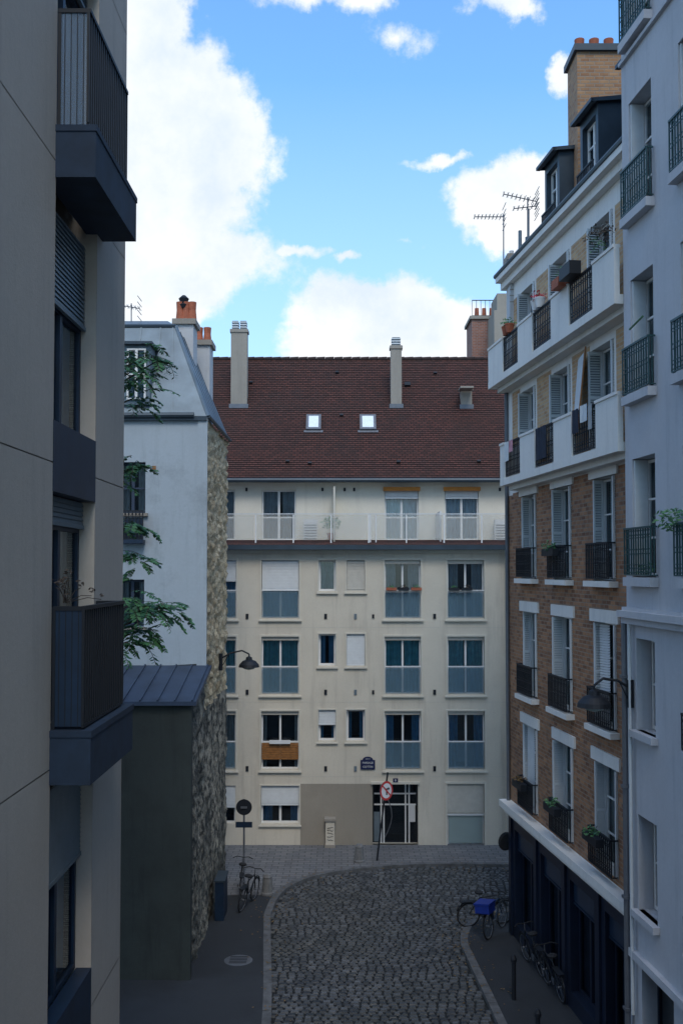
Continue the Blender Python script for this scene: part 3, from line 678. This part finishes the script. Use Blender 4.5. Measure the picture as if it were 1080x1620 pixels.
lw.face([L.p(LE+.001,-.1,0),L.p(LE+.001,-.1,-9),L.p(LE+.001,23.5,-9),L.p(LE+.001,23.5,0)],'beige_panel')
lw.face([L.p(-8,-.1,0),L.p(-8,-.1,-9),L.p(-8,23.5,-9),L.p(-8,23.5,0)],'beige_panel'); lw.face([L.p(-8,23.5,0),L.p(LE,23.5,0),L.p(LE,23.5,-9),L.p(-8,23.5,-9)],'concrete'); lw.face([L.p(-8,-.1,-9),L.p(LE,-.1,-9),L.p(LE,23.5,-9),L.p(-8,23.5,-9)],'beige_panel')
for (a,b) in ((r0,r1),(4.4,6.0),(-3.2,-1.6)):
    for fl in range(-3,4):
        big_=(fl%2==0)
        z=8.5+2.85*fl
        if z<.3 or z+2.85>23.4: continue
        if big_:
            window(lx,L,a,b,z,z+1.95,-rd,2,(),'blue_metal',.06,'curtain_grey' if fl==0 else 'curtain_blue',(0,.8))
            roller(lx,L,a+.02,b-.02,z+1.97,z+2.22,-rd+.04,'shutter_grey',.05)
            s0,s1=a-.02,b+.24; no=.38
            lx.box(L,s0,s1,z-.5,z-.02,-.12,no,'balcony_concrete')
            lx.box(L,s0-.01,s1+.01,z-.06,z-.0,-.12,no+.01,'balcony_concrete')
            top=z+1.14
            iron(lx,L,s0+.05,s1-.14,z+.02,top,no-.09,'iron',False,.085,.012)
            mm='wire_glass' if fl!=0 else 'blue_metal'
            for x in (s0+.06,s1-.15):
                lx.box(L,x-.012,x+.012,z+.0,top,-.0,.03,'iron'); lx.box(L,x-.015,x+.015,top-.03,top+.01,0,no-.09,'iron')
                lx.box(L,x-.004,x+.004,z+.03,top-.03,.03,no-.1,mm)
                for k in range(1,5): lx.box(L,x-.007,x+.007,z+.03,top-.03,.06*k,.06*k+.008,'iron')
            if fl==0: lx.box(L,s0+.07,s1-.16,z+.05,top-.2,no-.115,no-.105,'blue_metal')
        else:
            lx.box(L,a,b,z-.62,z+.05,-.16,.005,'blue_metal')
            window(lx,L,a,b,z+.05,z+1.3,-rd,2,(),'blue_metal',.06,'curtain_blue',(0,.6))
            roller(lx,L,a+.02,b-.02,z+1.3,z+2.2,-rd+.04,'shutter_grey',.05)
for k in range(12):
    p0=L.p(9.33+random.random()*.2,9.68,.1); d_=V((random.uniform(-.1,.3),random.uniform(-.2,.2),random.uniform(.05,.3))); lx.path([p0,p0+d_*.6,p0+d_+V((0,0,-.05))],.004,'bark',3); leafball(lx,p0+d_,.05,5,.025,'bark')
lw.done('walls',LB); lx.done('windows_balconies',LB,True)

# ================= HOUSE WITH STONE GABLE =================
HB=emp('old_stone_house')
H=Fr((-3.7,27,0),(1,0,0)); hwall=MB(); hx=MB(); ztop=14.15
h=[]
for u0,v0,u1,v1 in ((186,731,230,812),(186,917,228,992)):
    h.append(H.rect(u0,v0,u1,v1))
h.append((-7.6,-6.5,11.5,12.9)); h.append((-7.6,-6.5,8.3,9.6))
hwall.wall(H,-10,0,6.0,ztop,h,.3,'blue_render')
for r_ in h: window(hx,H,*r_,-.25,2,(.5,),'slate_blue',.06,'curtain_grey',(0,.35)); hx.box(H,r_[0]-.08,r_[1]+.08,r_[2]-.08,r_[2],-.05,.1,'concrete')
a,b,c,d=H.rect(186,815,230,860); hx.box(H,a,b,c,c+.1,0,.35,'blue_metal'); iron(hx,H,a,b,c+.1,d+.1,.33,'iron',True,.1); hx.box(H,a,b,c+.1,d-.1,.28,.3,'blue_metal')
s_,t_=H.un(244,740); hx.box(H,s_-.05,s_+.05,t_-.05,t_+.05,0,.02,'wood')
hx.tube((-4.0,26.9,ztop+.02),(-10,26.9,ztop+.0),.08,'dark_zinc',8); hx.box(H,-10,.05,ztop-.12,ztop,-.01,.1,'dark_zinc')
hx.path([(-7.2,26.93,ztop),(-7.2,26.93,6)],.06,'zinc')
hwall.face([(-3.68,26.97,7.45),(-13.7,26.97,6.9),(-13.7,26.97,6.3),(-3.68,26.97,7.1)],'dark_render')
def rubble(y0,y1,z0,z1,mat,name,step=.07,amp=.13,X=-3.7):
    ny=int((y1-y0)/step);nz=int((z1-z0)/step); vs=[];fs=[]
    for i in range(ny+1):
        for j in range(nz+1):
            y=y0+(y1-y0)*i/ny; z=z0+(z1-z0)*j/nz
            q=V((y*2.6,z*4.2,3)); dd=noise.voronoi(q)[0][0]
            dx=amp*(.5-dd)+.06*noise.noise(V((y*.9,z*.7,8)))+.04*noise.noise(V((y*7,z*7,1)))
            if j==nz: z+=.05*noise.noise(V((y*4,0,5)))
            vs.append((X+dx,y,z))
    for i in range(ny):
        for j in range(nz):
            a=i*(nz+1)+j; fs.append((a,a+nz+1,a+nz+2,a+1))
    me=bpy.data.meshes.new(name); me.from_pydata(vs,[],fs); me.materials.append(MATS[mat]); o=bpy.data.objects.new(name,me); sc.collection.objects.link(o); o.parent=HB
    me.polygons.foreach_set('use_smooth',[True]*len(fs))
rubble(27,32.2,6.2,ztop-.02,'rubble_stone','stone_gable',amp=.17)
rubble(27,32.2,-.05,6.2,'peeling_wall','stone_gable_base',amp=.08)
hwall.face([(-3.72,32.2,-.1),(-13.7,32.2,-.1),(-13.7,32.2,ztop),(-3.72,32.2,ztop)],'blue_render')
hwall.wbox(-3.9,-3.64,26.95,27.0,6.9,ztop,'blue_render')
zt2=at(240,516,28.2).z
P=lambda x,y,z:V((x,y,z))
A=[P(-3.62,26.95,ztop),P(-13.7,26.95,ztop)]; Bp=[P(-4.72,28.2,zt2),P(-13.7,28.2,zt2)]
hx.face([A[0],A[1],Bp[1],Bp[0]],'zinc'); hx.face([A[0],Bp[0],P(-4.72,31,zt2),P(-3.62,32.2,ztop)],'zinc')
hx.face([Bp[0],Bp[1],P(-13.7,29.6,zt2+.5),P(-5.2,29.6,zt2+.5)],'zinc'); hx.face([P(-5.2,29.6,zt2+.5),P(-13.7,29.6,zt2+.5),P(-13.7,31,zt2),P(-4.72,31,zt2)],'zinc'); hx.face([Bp[0],P(-5.2,29.6,zt2+.5),P(-4.72,31,zt2)],'zinc')
hx.tube(A[0],Bp[0],.05,'zinc'); hx.tube(Bp[0],Bp[1],.06,'dark_zinc')
hx.tube(P(-3.6,26.95,ztop),P(-3.6,32.2,ztop),.05,'dark_zinc')
x=-4.6
while x>-13: hx.tube(P(x,26.97,ztop+.05),P(min(x,-4.8),28.2,zt2),.025,'zinc',4); x-=.55
for y in (28.2,28.9,29.6,30.3,31): hx.tube(P(-3.65,y,ztop+.02),P(-4.72,min(y,31),zt2),.03,'dark_zinc',4)
dr=Fr((0,26.98,0),(1,0,0)); a,b,c,d=dr.rect(196,546,237,640)
hx.box(dr,a,b,c,d,-1.2,.0,'zinc'); window(hx,dr,a+.1,b-.1,c+.12,d-.1,.06,2,(.5,),'white_paint',.05,'curtain_grey',(0,.5)); hx.box(dr,a-.08,b+.08,d,d+.08,-1.3,.15,'dark_zinc')
yl=24.3; zl2=6.78
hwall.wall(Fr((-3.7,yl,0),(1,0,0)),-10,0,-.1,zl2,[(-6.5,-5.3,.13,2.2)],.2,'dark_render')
hx.box(Fr((-3.7,yl,0),(1,0,0)),-6.5,-5.3,.13,2.2,-.25,-.2,'blue_metal')
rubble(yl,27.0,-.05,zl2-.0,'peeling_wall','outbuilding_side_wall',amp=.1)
hwall.face([(-3.72,yl,zl2),(-3.72,27,zl2),(-3.72,27,7.35)],'rubble_stone')
hwall.wbox(-3.95,-3.63,yl-.03,yl+.2,-.05,zl2,'dark_render')
lr=[P(-3.5,yl-.15,zl2+.02),P(-13.7,yl-.15,zl2+.02),P(-13.7,26.95,7.4),P(-3.5,26.95,7.4)]
hx.face(lr,'slate_blue'); hx.face([p-V((0,0,.1)) for p in lr],'slate_blue'); hx.face([lr[0],lr[3],lr[3]-V((0,0,.1)),lr[0]-V((0,0,.1))],'slate_blue'); hx.face([lr[0],lr[1],lr[1]-V((0,0,.1)),lr[0]-V((0,0,.1))],'slate_blue')
x=-3.6
while x>-13.5: hx.tube(P(x,yl-.15,zl2+.04),P(x,26.95,7.42),.025,'slate_blue',4); x-=.42
a=at(277,520,29.6);b=at(306,510,29.6); stack(hx,a.x,b.x,29.6,30.4,14.5,at(290,512,29.6).z,'white_chimney',3,.13,'terracotta',.62)
p=at(291,470,30); hx.lathe((p.x,30,p.z-.35),[(.12,0),(.16,.1),(.1,.15),(.16,.3),(.05,.4)],'iron',10)
a=at(306,545,31.3);b=at(332,545,31.3); stack(hx,a.x,b.x,31.3,32.1,12,at(320,545,31.3).z,'white_chimney',2,.13,'terracotta',.5)
a=at(240,520,30);b=at(276,520,30); hx.wbox(a.x,b.x,30,30.4,15.5,at(250,521,30).z,'zinc')
hwall.done('walls',HB); hx.done('windows_roof_chimneys',HB,True)

RB=emp('distant_brick_building'); rb=MB()
a=at(746,505,47);b=at(781,505,47); rb.wbox(a.x,b.x+1,47,49,0,a.z,'red_brick'); rb.wbox(a.x-.1,b.x+1.1,46.9,49.1,a.z,a.z+.15,'concrete')
for i in range(3): rb.lathe((a.x+.3+i*.35,47.5,a.z+.15),[(.12,0),(.1,.5)],'terracotta',10)
FRb=Fr((0,47,0),(1,0,0)); iron(rb,FRb,a.x,b.x,a.z+.15,a.z+.9,.05,'iron',False,.2)
a=at(781,470,45);b=at(802,470,45); rb.wbox(a.x,b.x+2,45,47,0,a.z-.6,'concrete'); rb.wbox(a.x+.15,b.x+2,45.1,46.9,a.z-.6,a.z+.2,'concrete')
rb.done('chimney_wall',RB)
def antenna(u,v0,v1,Y,u0,u1,vv,tilt=0,n=9):
    A_=emp('tv_antenna'); m=MB(); p=at(u,v0,Y);q_=at(u,v1,Y); m.tube(q_,p,.018,'grey_metal')
    a=at(u0,vv,Y);b=at(u1,vv+tilt,Y); m.tube(a,b,.014,'grey_metal')
    for i in range(n):
        c=a.lerp(b,i/(n-1)); L2=.18+.12*i/n; m.tube(c+V((0,-L2,.0)),c+V((0,L2,0)),.008,'grey_metal'); m.tube(c+V((0,0,-.07)),c+V((0,0,.07)),.007,'grey_metal')
    for k in (.12,.3): m.tube(b+V((0,-.3,k)),b+V((0,.3,k)),.01,'grey_metal'); m.tube(b+V((0,-.3,-k)),b+V((0,.3,-k)),.01,'grey_metal')
    m.done('antenna',A_)
antenna(796,338,450,28,750,797,343); antenna(834,312,400,26.8,796,849,307,12); antenna(836,330,400,26.6,812,848,330,-4,6)
antenna(208,480,520,29.5,197,221,484,4,5)

# ================= TREE =================
TR=emp('ash_tree'); tm=MB(); base=V((-5.6,17.4,0))
pts=[base+V((.1*math.sin(i),.1*math.cos(i*1.7),i*1.3)) for i in range(11)]
for i in range(10): tm.tube(pts[i],pts[i+1],.2-.017*i,'bark',8,.2-.017*(i+1))
def frond(p,d,Ln):
    p=V(p); n=12; st=Ln/n; prev=p; cb_=random.random()*.6
    for i in range(n):
        d=(d+V((0,0,-.10))).normalized(); q=prev+d*st; tm.tube(prev,q,.005,'bark',3)
        side=d.cross(V((0,0,1))).normalized()
        for sgn in (-1,1):
            l=.085*math.sin(math.pi*(i+1.5)/(n+2))+.05; dirv=(side*sgn+d*.5+V((0,0,random.uniform(-.6,.1)))).normalized()
            wv=dirv.cross(V((random.uniform(-.6,.6),random.uniform(-.9,.3),1))).normalized()*l*.24
            tm.face([q,q+dirv*l*.5+wv,q+dirv*l,q+dirv*l*.5-wv],'leaf',col=cb_+random.random()*.4)
        prev=q
cl=[(220,566,17,.6),(250,570,17,.5),(205,590,16.6,.55),(212,630,17.2,.42),(203,742,17,.42),(205,830,17,.4),(215,882,17,.42),(210,955,16.6,.6),(240,965,16.7,.6),(218,1000,16.8,.5),(205,1015,16.5,.5),(258,965,17,.42)]
cents=[(at(u,v,Y),r) for u,v,Y,r in cl]
for i in range(20):
    cents.append((V((random.uniform(-7.6,-4.8),random.uniform(15.2,20),random.uniform(7.5,14.5))),.6))
for ci,(c,r) in enumerate(cents):
    k=min(pts,key=lambda q:(q-(c-V((0,0,1.2)))).length); mid=(k+c)/2+V((0,0,.25)); tm.tube(k,mid,.04,'bark',5,.022); tm.tube(mid,c,.022,'bark',5,.01)
    for j in range(12):
        a=random.random()*2*math.pi; d=V((math.cos(a),math.sin(a),random.uniform(-.2,.7))).normalized(); frond(c+V((random.gauss(0,.1),random.gauss(0,.1),random.gauss(0,.1)))*1.2,d,random.uniform(.7,1.3)*r)
tm.done('foliage',TR,True)

# ================= STREET FURNITURE =================
def lamp(wallp,head,name='street_lamp',k=1.0):
    E=emp(name); m=MB(); w=V(wallp);h=V(head)
    top=h+V((0,0,.27*k)); m.path([w,w+(top-w)*.35+V((0,0,.12)),w+(top-w)*.75+V((0,0,.14)),top,h+V((0,0,.16*k))],.024,'iron',8)
    m.tube(w+V((0,0,-.3)),w+(top-w)*.3+V((0,0,.1)),.012,'iron'); m.lathe(w+V((0,0,-.35)),[(0,0),(.06,0),(.06,.5),(0,.5)],'iron',8)
    m.lathe(h,[(.03*k,.2*k),(.09*k,.17*k),(.1*k,.1*k),(.2*k,.06*k),(.29*k,-.04*k),(.31*k,-.12*k),(.29*k,-.12*k),(.2*k,0),(0,.05*k)],'iron',28)
    m.lathe(h,[(.2*k,-.1*k),(.16*k,-.17*k),(0,-.21*k)],'frosted_pane',20)
    m.done('lamp',E)
p=at(394,1049,30); lamp((-3.62,30,at(358,1042,30).z),(p.x,p.y,p.z))
p=at(939,1108,18.2); lamp((5.25,18.2,p.z+.22),(p.x,p.y,p.z))
E=emp('traffic_sign'); m=MB(); b=at(596,1360,34.1); b.z=zt; t=at(613,1222,34.1); m.tube(b,t,.03,'iron',8)
c=at(611,1251,34.0); ax=V((.75,-.75,.05)).normalized(); R_=.32
m.lathe(c,[(0,-.012),(R_,-.012),(R_,.0)],'grey_metal',28,ax); m.lathe(c,[(R_*.78,.004),(R_,.004)],'red_paint',28,ax); m.lathe(c,[(0,.003),(R_*.79,.003)],'white_paint',28,ax)
sd=ax.cross(V((0,0,1))).normalized(); up=sd.cross(ax).normalized()
sf=Fr(c,sd,up,ax)
m.box(sf,-.03,.03,-.14,.06,.005,.009,'iron'); m.box(sf,-.1,.03,.03,.08,.005,.01,'iron'); m.face([sf.p(-.16,.055,.0105),sf.p(-.08,.12,.0105),sf.p(-.08,-.01,.0105)],'iron')
dg=Fr(c,sd+up,up-sd,ax); m.box(dg,-R_*.8,R_*.8,-.025,.025,.008,.013,'red_paint'); m.done('sign',E)
E=emp('road_sign'); m=MB(); b=at(386,1398,31.6); b.z=zt; t=at(386,1264,31.6); m.tube(b,t,.03,'grey_metal',8); c=at(386,1277,31.56); m.lathe(c,[(0,.015),(.24,.015),(.25,0),(.24,-.01),(0,-.01)],'iron',28,(0,-1,0))
m.box(WF,c.x-.26,c.x+.26,at(386,1310,31.5).z,at(386,1301,31.5).z,-31.57,-31.55,'blue_metal'); m.box(WF,c.x-.1,c.x+.1,c.z-.03,c.z+.03,-31.53,-31.5,'grey_metal'); m.done('sign',E)
def bollard(u,v,Y,h,r):
    E=emp('stone_bollard'); m=MB(); p=at(u,v,Y); m.lathe((p.x,p.y,zt),[(r*1.15,0),(r*1.15,.06),(r,.09),(r*.8,h*.8),(r*.85,h*.85),(r*.6,h*.97),(0,h)],'granite',16); m.done('bollard',E)
bollard(568,1370,33.95,.6,.17); bollard(423,1410,30.6,.62,.17)
def bicycle(loc,ang,col='iron',lean=.12,crate=None):
    E=emp('bicycle'); m=MB(); r=.33
    for x in (-.52,.52):
        m.ring((x,0,r),(0,1,0),r,.022,'black_rubber',24); m.ring((x,0,r),(0,1,0),r-.03,.01,'grey_metal',24); m.tube((x,-.05,r),(x,.05,r),.03,'grey_metal')
        for k in range(10): a=math.pi*2*k/10; m.tube((x,0,r),(x+math.cos(a)*r*.92,0,r+math.sin(a)*r*.92),.003,'grey_metal',3)
        m.path([(x+math.cos(a)*.38,0,r+math.sin(a)*.38) for a in [math.radians(20+i*20) for i in range(8)]],.018,'iron',4)
    bb=(-.08,0,.3);st=(-.2,0,.78);hd=(.34,0,.82);hb=(.38,0,.68)
    for a,b in ((bb,st),(st,hd),(bb,hb),(st,(-.52,0,r)),(bb,(-.52,0,r)),(hd,hb),(hb,(.52,0,r))): m.tube(a,b,.018,col)
    m.tube(st,(-.22,0,.92),.014,'grey_metal'); m.lathe((-.24,0,.92),[(0,0),(.11,.0),(.12,.04),(.06,.07),(0,.07)],'black_rubber',12)
    m.tube(hd,(.32,0,.98),.014,'grey_metal'); m.path([(.2,-.3,1.0),(.32,-.18,1.02),(.34,0,.99),(.32,.18,1.02),(.2,.3,1.0)],.014,'black_rubber')
    m.lathe(bb,[(.0,-.02),(.09,-.02),(.09,.02),(0,.02)],'grey_metal',14,(0,1,0)); m.tube((-.08,.08,.3),(.05,.08,.18),.012,'grey_metal'); m.tube((-.08,-.08,.3),(-.2,-.08,.42),.012,'grey_metal')
    m.box(Fr((0,0,0),(1,0,0)),-.78,-.3,.7,.72,-.07,.07,'iron')
    if crate:
        f=Fr((0,0,0),(1,0,0)); 
        for q in ((-.82,-.38,.73,.98,-.2,-.18),(-.82,-.38,.73,.98,.18,.2),(-.82,-.8,.73,.98,-.18,.18),(-.4,-.38,.73,.98,-.18,.18),(-.82,-.38,.73,.75,-.18,.18)): m.box(f,*q,crate)
        m.box(f,-.84,-.36,.95,1.0,-.22,.22,crate)
    m.done('frame_and_wheels',E); E.location=loc; E.rotation_euler=(lean,0,ang); return E
bicycle((-2.75,29.6,zt),math.radians(75),'iron',.12)
bicycle((-3.1,30.7,zt),math.radians(95),'iron',.1)
bicycle((4.2,27.4,zt),math.radians(60),'blue_metal',-.1,'plastic_blue')
bicycle((4.0,28.0,zt),math.radians(15),'iron',.08)
bicycle((4.75,25.0,zt),math.radians(100),'iron',-.12); bicycle((4.95,23.6,zt),math.radians(97),'iron',-.12)
for y in (20.4,23.2):
    E=emp('metal_bollard'); m=MB(); x=3.95 ; m.lathe((x,y,zt),[(.05,0),(.05,.85),(.07,.86),(.07,.93),(.04,1.0),(0,1.02)],'iron',12); m.done('post',E)
E=emp('utility_box'); m=MB(); m.wbox(-3.55,-3.3,28.3,29.2,zt,1.2,'blue_metal'); m.wbox(-3.57,-3.27,28.27,29.23,1.2,1.25,'dark_zinc'); m.wbox(-3.298,-3.295,28.72,28.74,zt+.08,1.15,'iron'); m.done('cabinet',E)

# ================= SKY & SUN =================
EL=math.radians(50); AZ=math.radians(172)
sd=V((math.sin(AZ)*math.cos(EL),math.cos(AZ)*math.cos(EL),math.sin(EL)))
sun=bpy.data.lights.new('sun','SUN'); sun.energy=1.5; sun.angle=math.radians(22); sun.color=(1,.92,.82); so=bpy.data.objects.new('sun',sun); sc.collection.objects.link(so)
so.rotation_euler=sd.to_track_quat('Z','Y').to_euler()
w=bpy.data.worlds.new('World'); sc.world=w; w.use_nodes=True; nt=w.node_tree; bg=nt.nodes['Background']; bg.inputs[1].default_value=.15
sky=N(nt,'ShaderNodeTexSky',sky_type='NISHITA'); sky.sun_disc=False; sky.sun_elevation=EL; sky.sun_rotation=AZ; sky.air_density=1.0; sky.dust_density=.9; sky.ozone_density=1.5
tc=N(nt,'ShaderNodeTexCoord'); sx=N(nt,'ShaderNodeSeparateXYZ'); nt.links.new(tc.outputs['Generated'],sx.inputs[0])
def M(op,a,b=None,c=None):
    n=N(nt,'ShaderNodeMath',operation=op)
    for i,x in enumerate((a,b,c)):
        if x is None: continue
        if isinstance(x,(int,float)): n.inputs[i].default_value=x
        else: nt.links.new(x,n.inputs[i])
    return n.outputs[0]
def VM(op,a,b):
    n=N(nt,'ShaderNodeVectorMath',operation=op)
    for i,x in enumerate((a,b)):
        if x is None: continue
        if isinstance(x,tuple): n.inputs[i].default_value=x
        else: nt.links.new(x,n.inputs[i])
    return n
yy=M('MAXIMUM',sx.outputs[1],.05)
cb=N(nt,'ShaderNodeCombineXYZ'); nt.links.new(M('DIVIDE',sx.outputs[0],yy),cb.inputs[0]); nt.links.new(M('DIVIDE',sx.outputs[2],yy),cb.inputs[1])
def noiseC(scale,detail,rough,vec):
    n=N(nt,'ShaderNodeTexNoise'); n.inputs['Scale'].default_value=scale;n.inputs['Detail'].default_value=detail;n.inputs['Roughness'].default_value=rough; nt.links.new(vec,n.inputs['Vector']); return n
nz=noiseC(12,8,.6,tc.outputs['Generated'])
wv=VM('MULTIPLY',VM('SUBTRACT',nz.outputs['Color'],(.5,.5,.5)).outputs[0],(.09,.09,0)).outputs[0]
pp=VM('ADD',cb.outputs[0],wv).outputs[0]
def cen(u,v): r=ray(u,v); return (r.x/r.y,r.z/r.y,0)
blobs=[(200,240,265,300,2.2),(180,40,190,200,2.0),(230,430,310,130,1.3),(630,525,240,120,1.5),(540,500,140,90,1.0),(810,320,150,115,1.5),(740,345,75,42,.9),(690,248,85,26,.75),(545,416,46,22,.8),(520,-15,210,60,.9),(640,60,130,60,.42),(810,10,110,62,.95),(900,125,50,50,.8),(455,400,100,24,.7),(640,380,60,26,.42),(345,75,40,60,.5)]
acc=None
for u,v,ru,rv,amp in blobs:
    c=cen(u,v); d=VM('SUBTRACT',pp,c).outputs[0]; d=VM('MULTIPLY',d,(FPX/ru,FPX/rv,0)).outputs[0]; ln=VM('LENGTH',d,None).outputs['Value']
    val=M('MULTIPLY',M('MAXIMUM',M('SUBTRACT',1.0,ln),0),amp)
    acc=val if acc is None else M('MAXIMUM',acc,val)
n2=noiseC(16,12,.66,tc.outputs['Generated']).outputs['Fac']
det=M('MULTIPLY',M('SUBTRACT',n2,.5),1.2)
gate=M('GREATER_THAN',sx.outputs[1],.3)
front=M('MULTIPLY',M('ADD',acc,det),gate)
n3=noiseC(2.2,8,.6,tc.outputs['Generated']).outputs['Fac']
els=M('MULTIPLY',M('SUBTRACT',n3,.42),M('SUBTRACT',1.0,gate)); els=M('MULTIPLY',els,4)
tot=M('ADD',front,els)
mr=N(nt,'ShaderNodeMapRange',interpolation_type='SMOOTHSTEP'); mr.inputs[1].default_value=.27; mr.inputs[2].default_value=.62; nt.links.new(tot,mr.inputs[0])
skc=mix(nt,1.0,sky.outputs[0],(1.25,1.85,2.2),'MULTIPLY')
sep=N(nt,'ShaderNodeSeparateXYZ'); nt.links.new(cb.outputs[0],sep.inputs[0])
skc=mix(nt,rng(nt,sep.outputs[1],.5,.15,0.0,.62),skc,(4.0,5.1,6.0))
n4=noiseC(7,7,.6,tc.outputs['Generated']).outputs['Fac']
ccol=mix(nt,rng(nt,n4,.35,.62),(5.3,6.0,6.7),(7.6,7.6,7.7))
nt.links.new(mix(nt,mr.outputs[0],skc,ccol),bg.inputs[0])
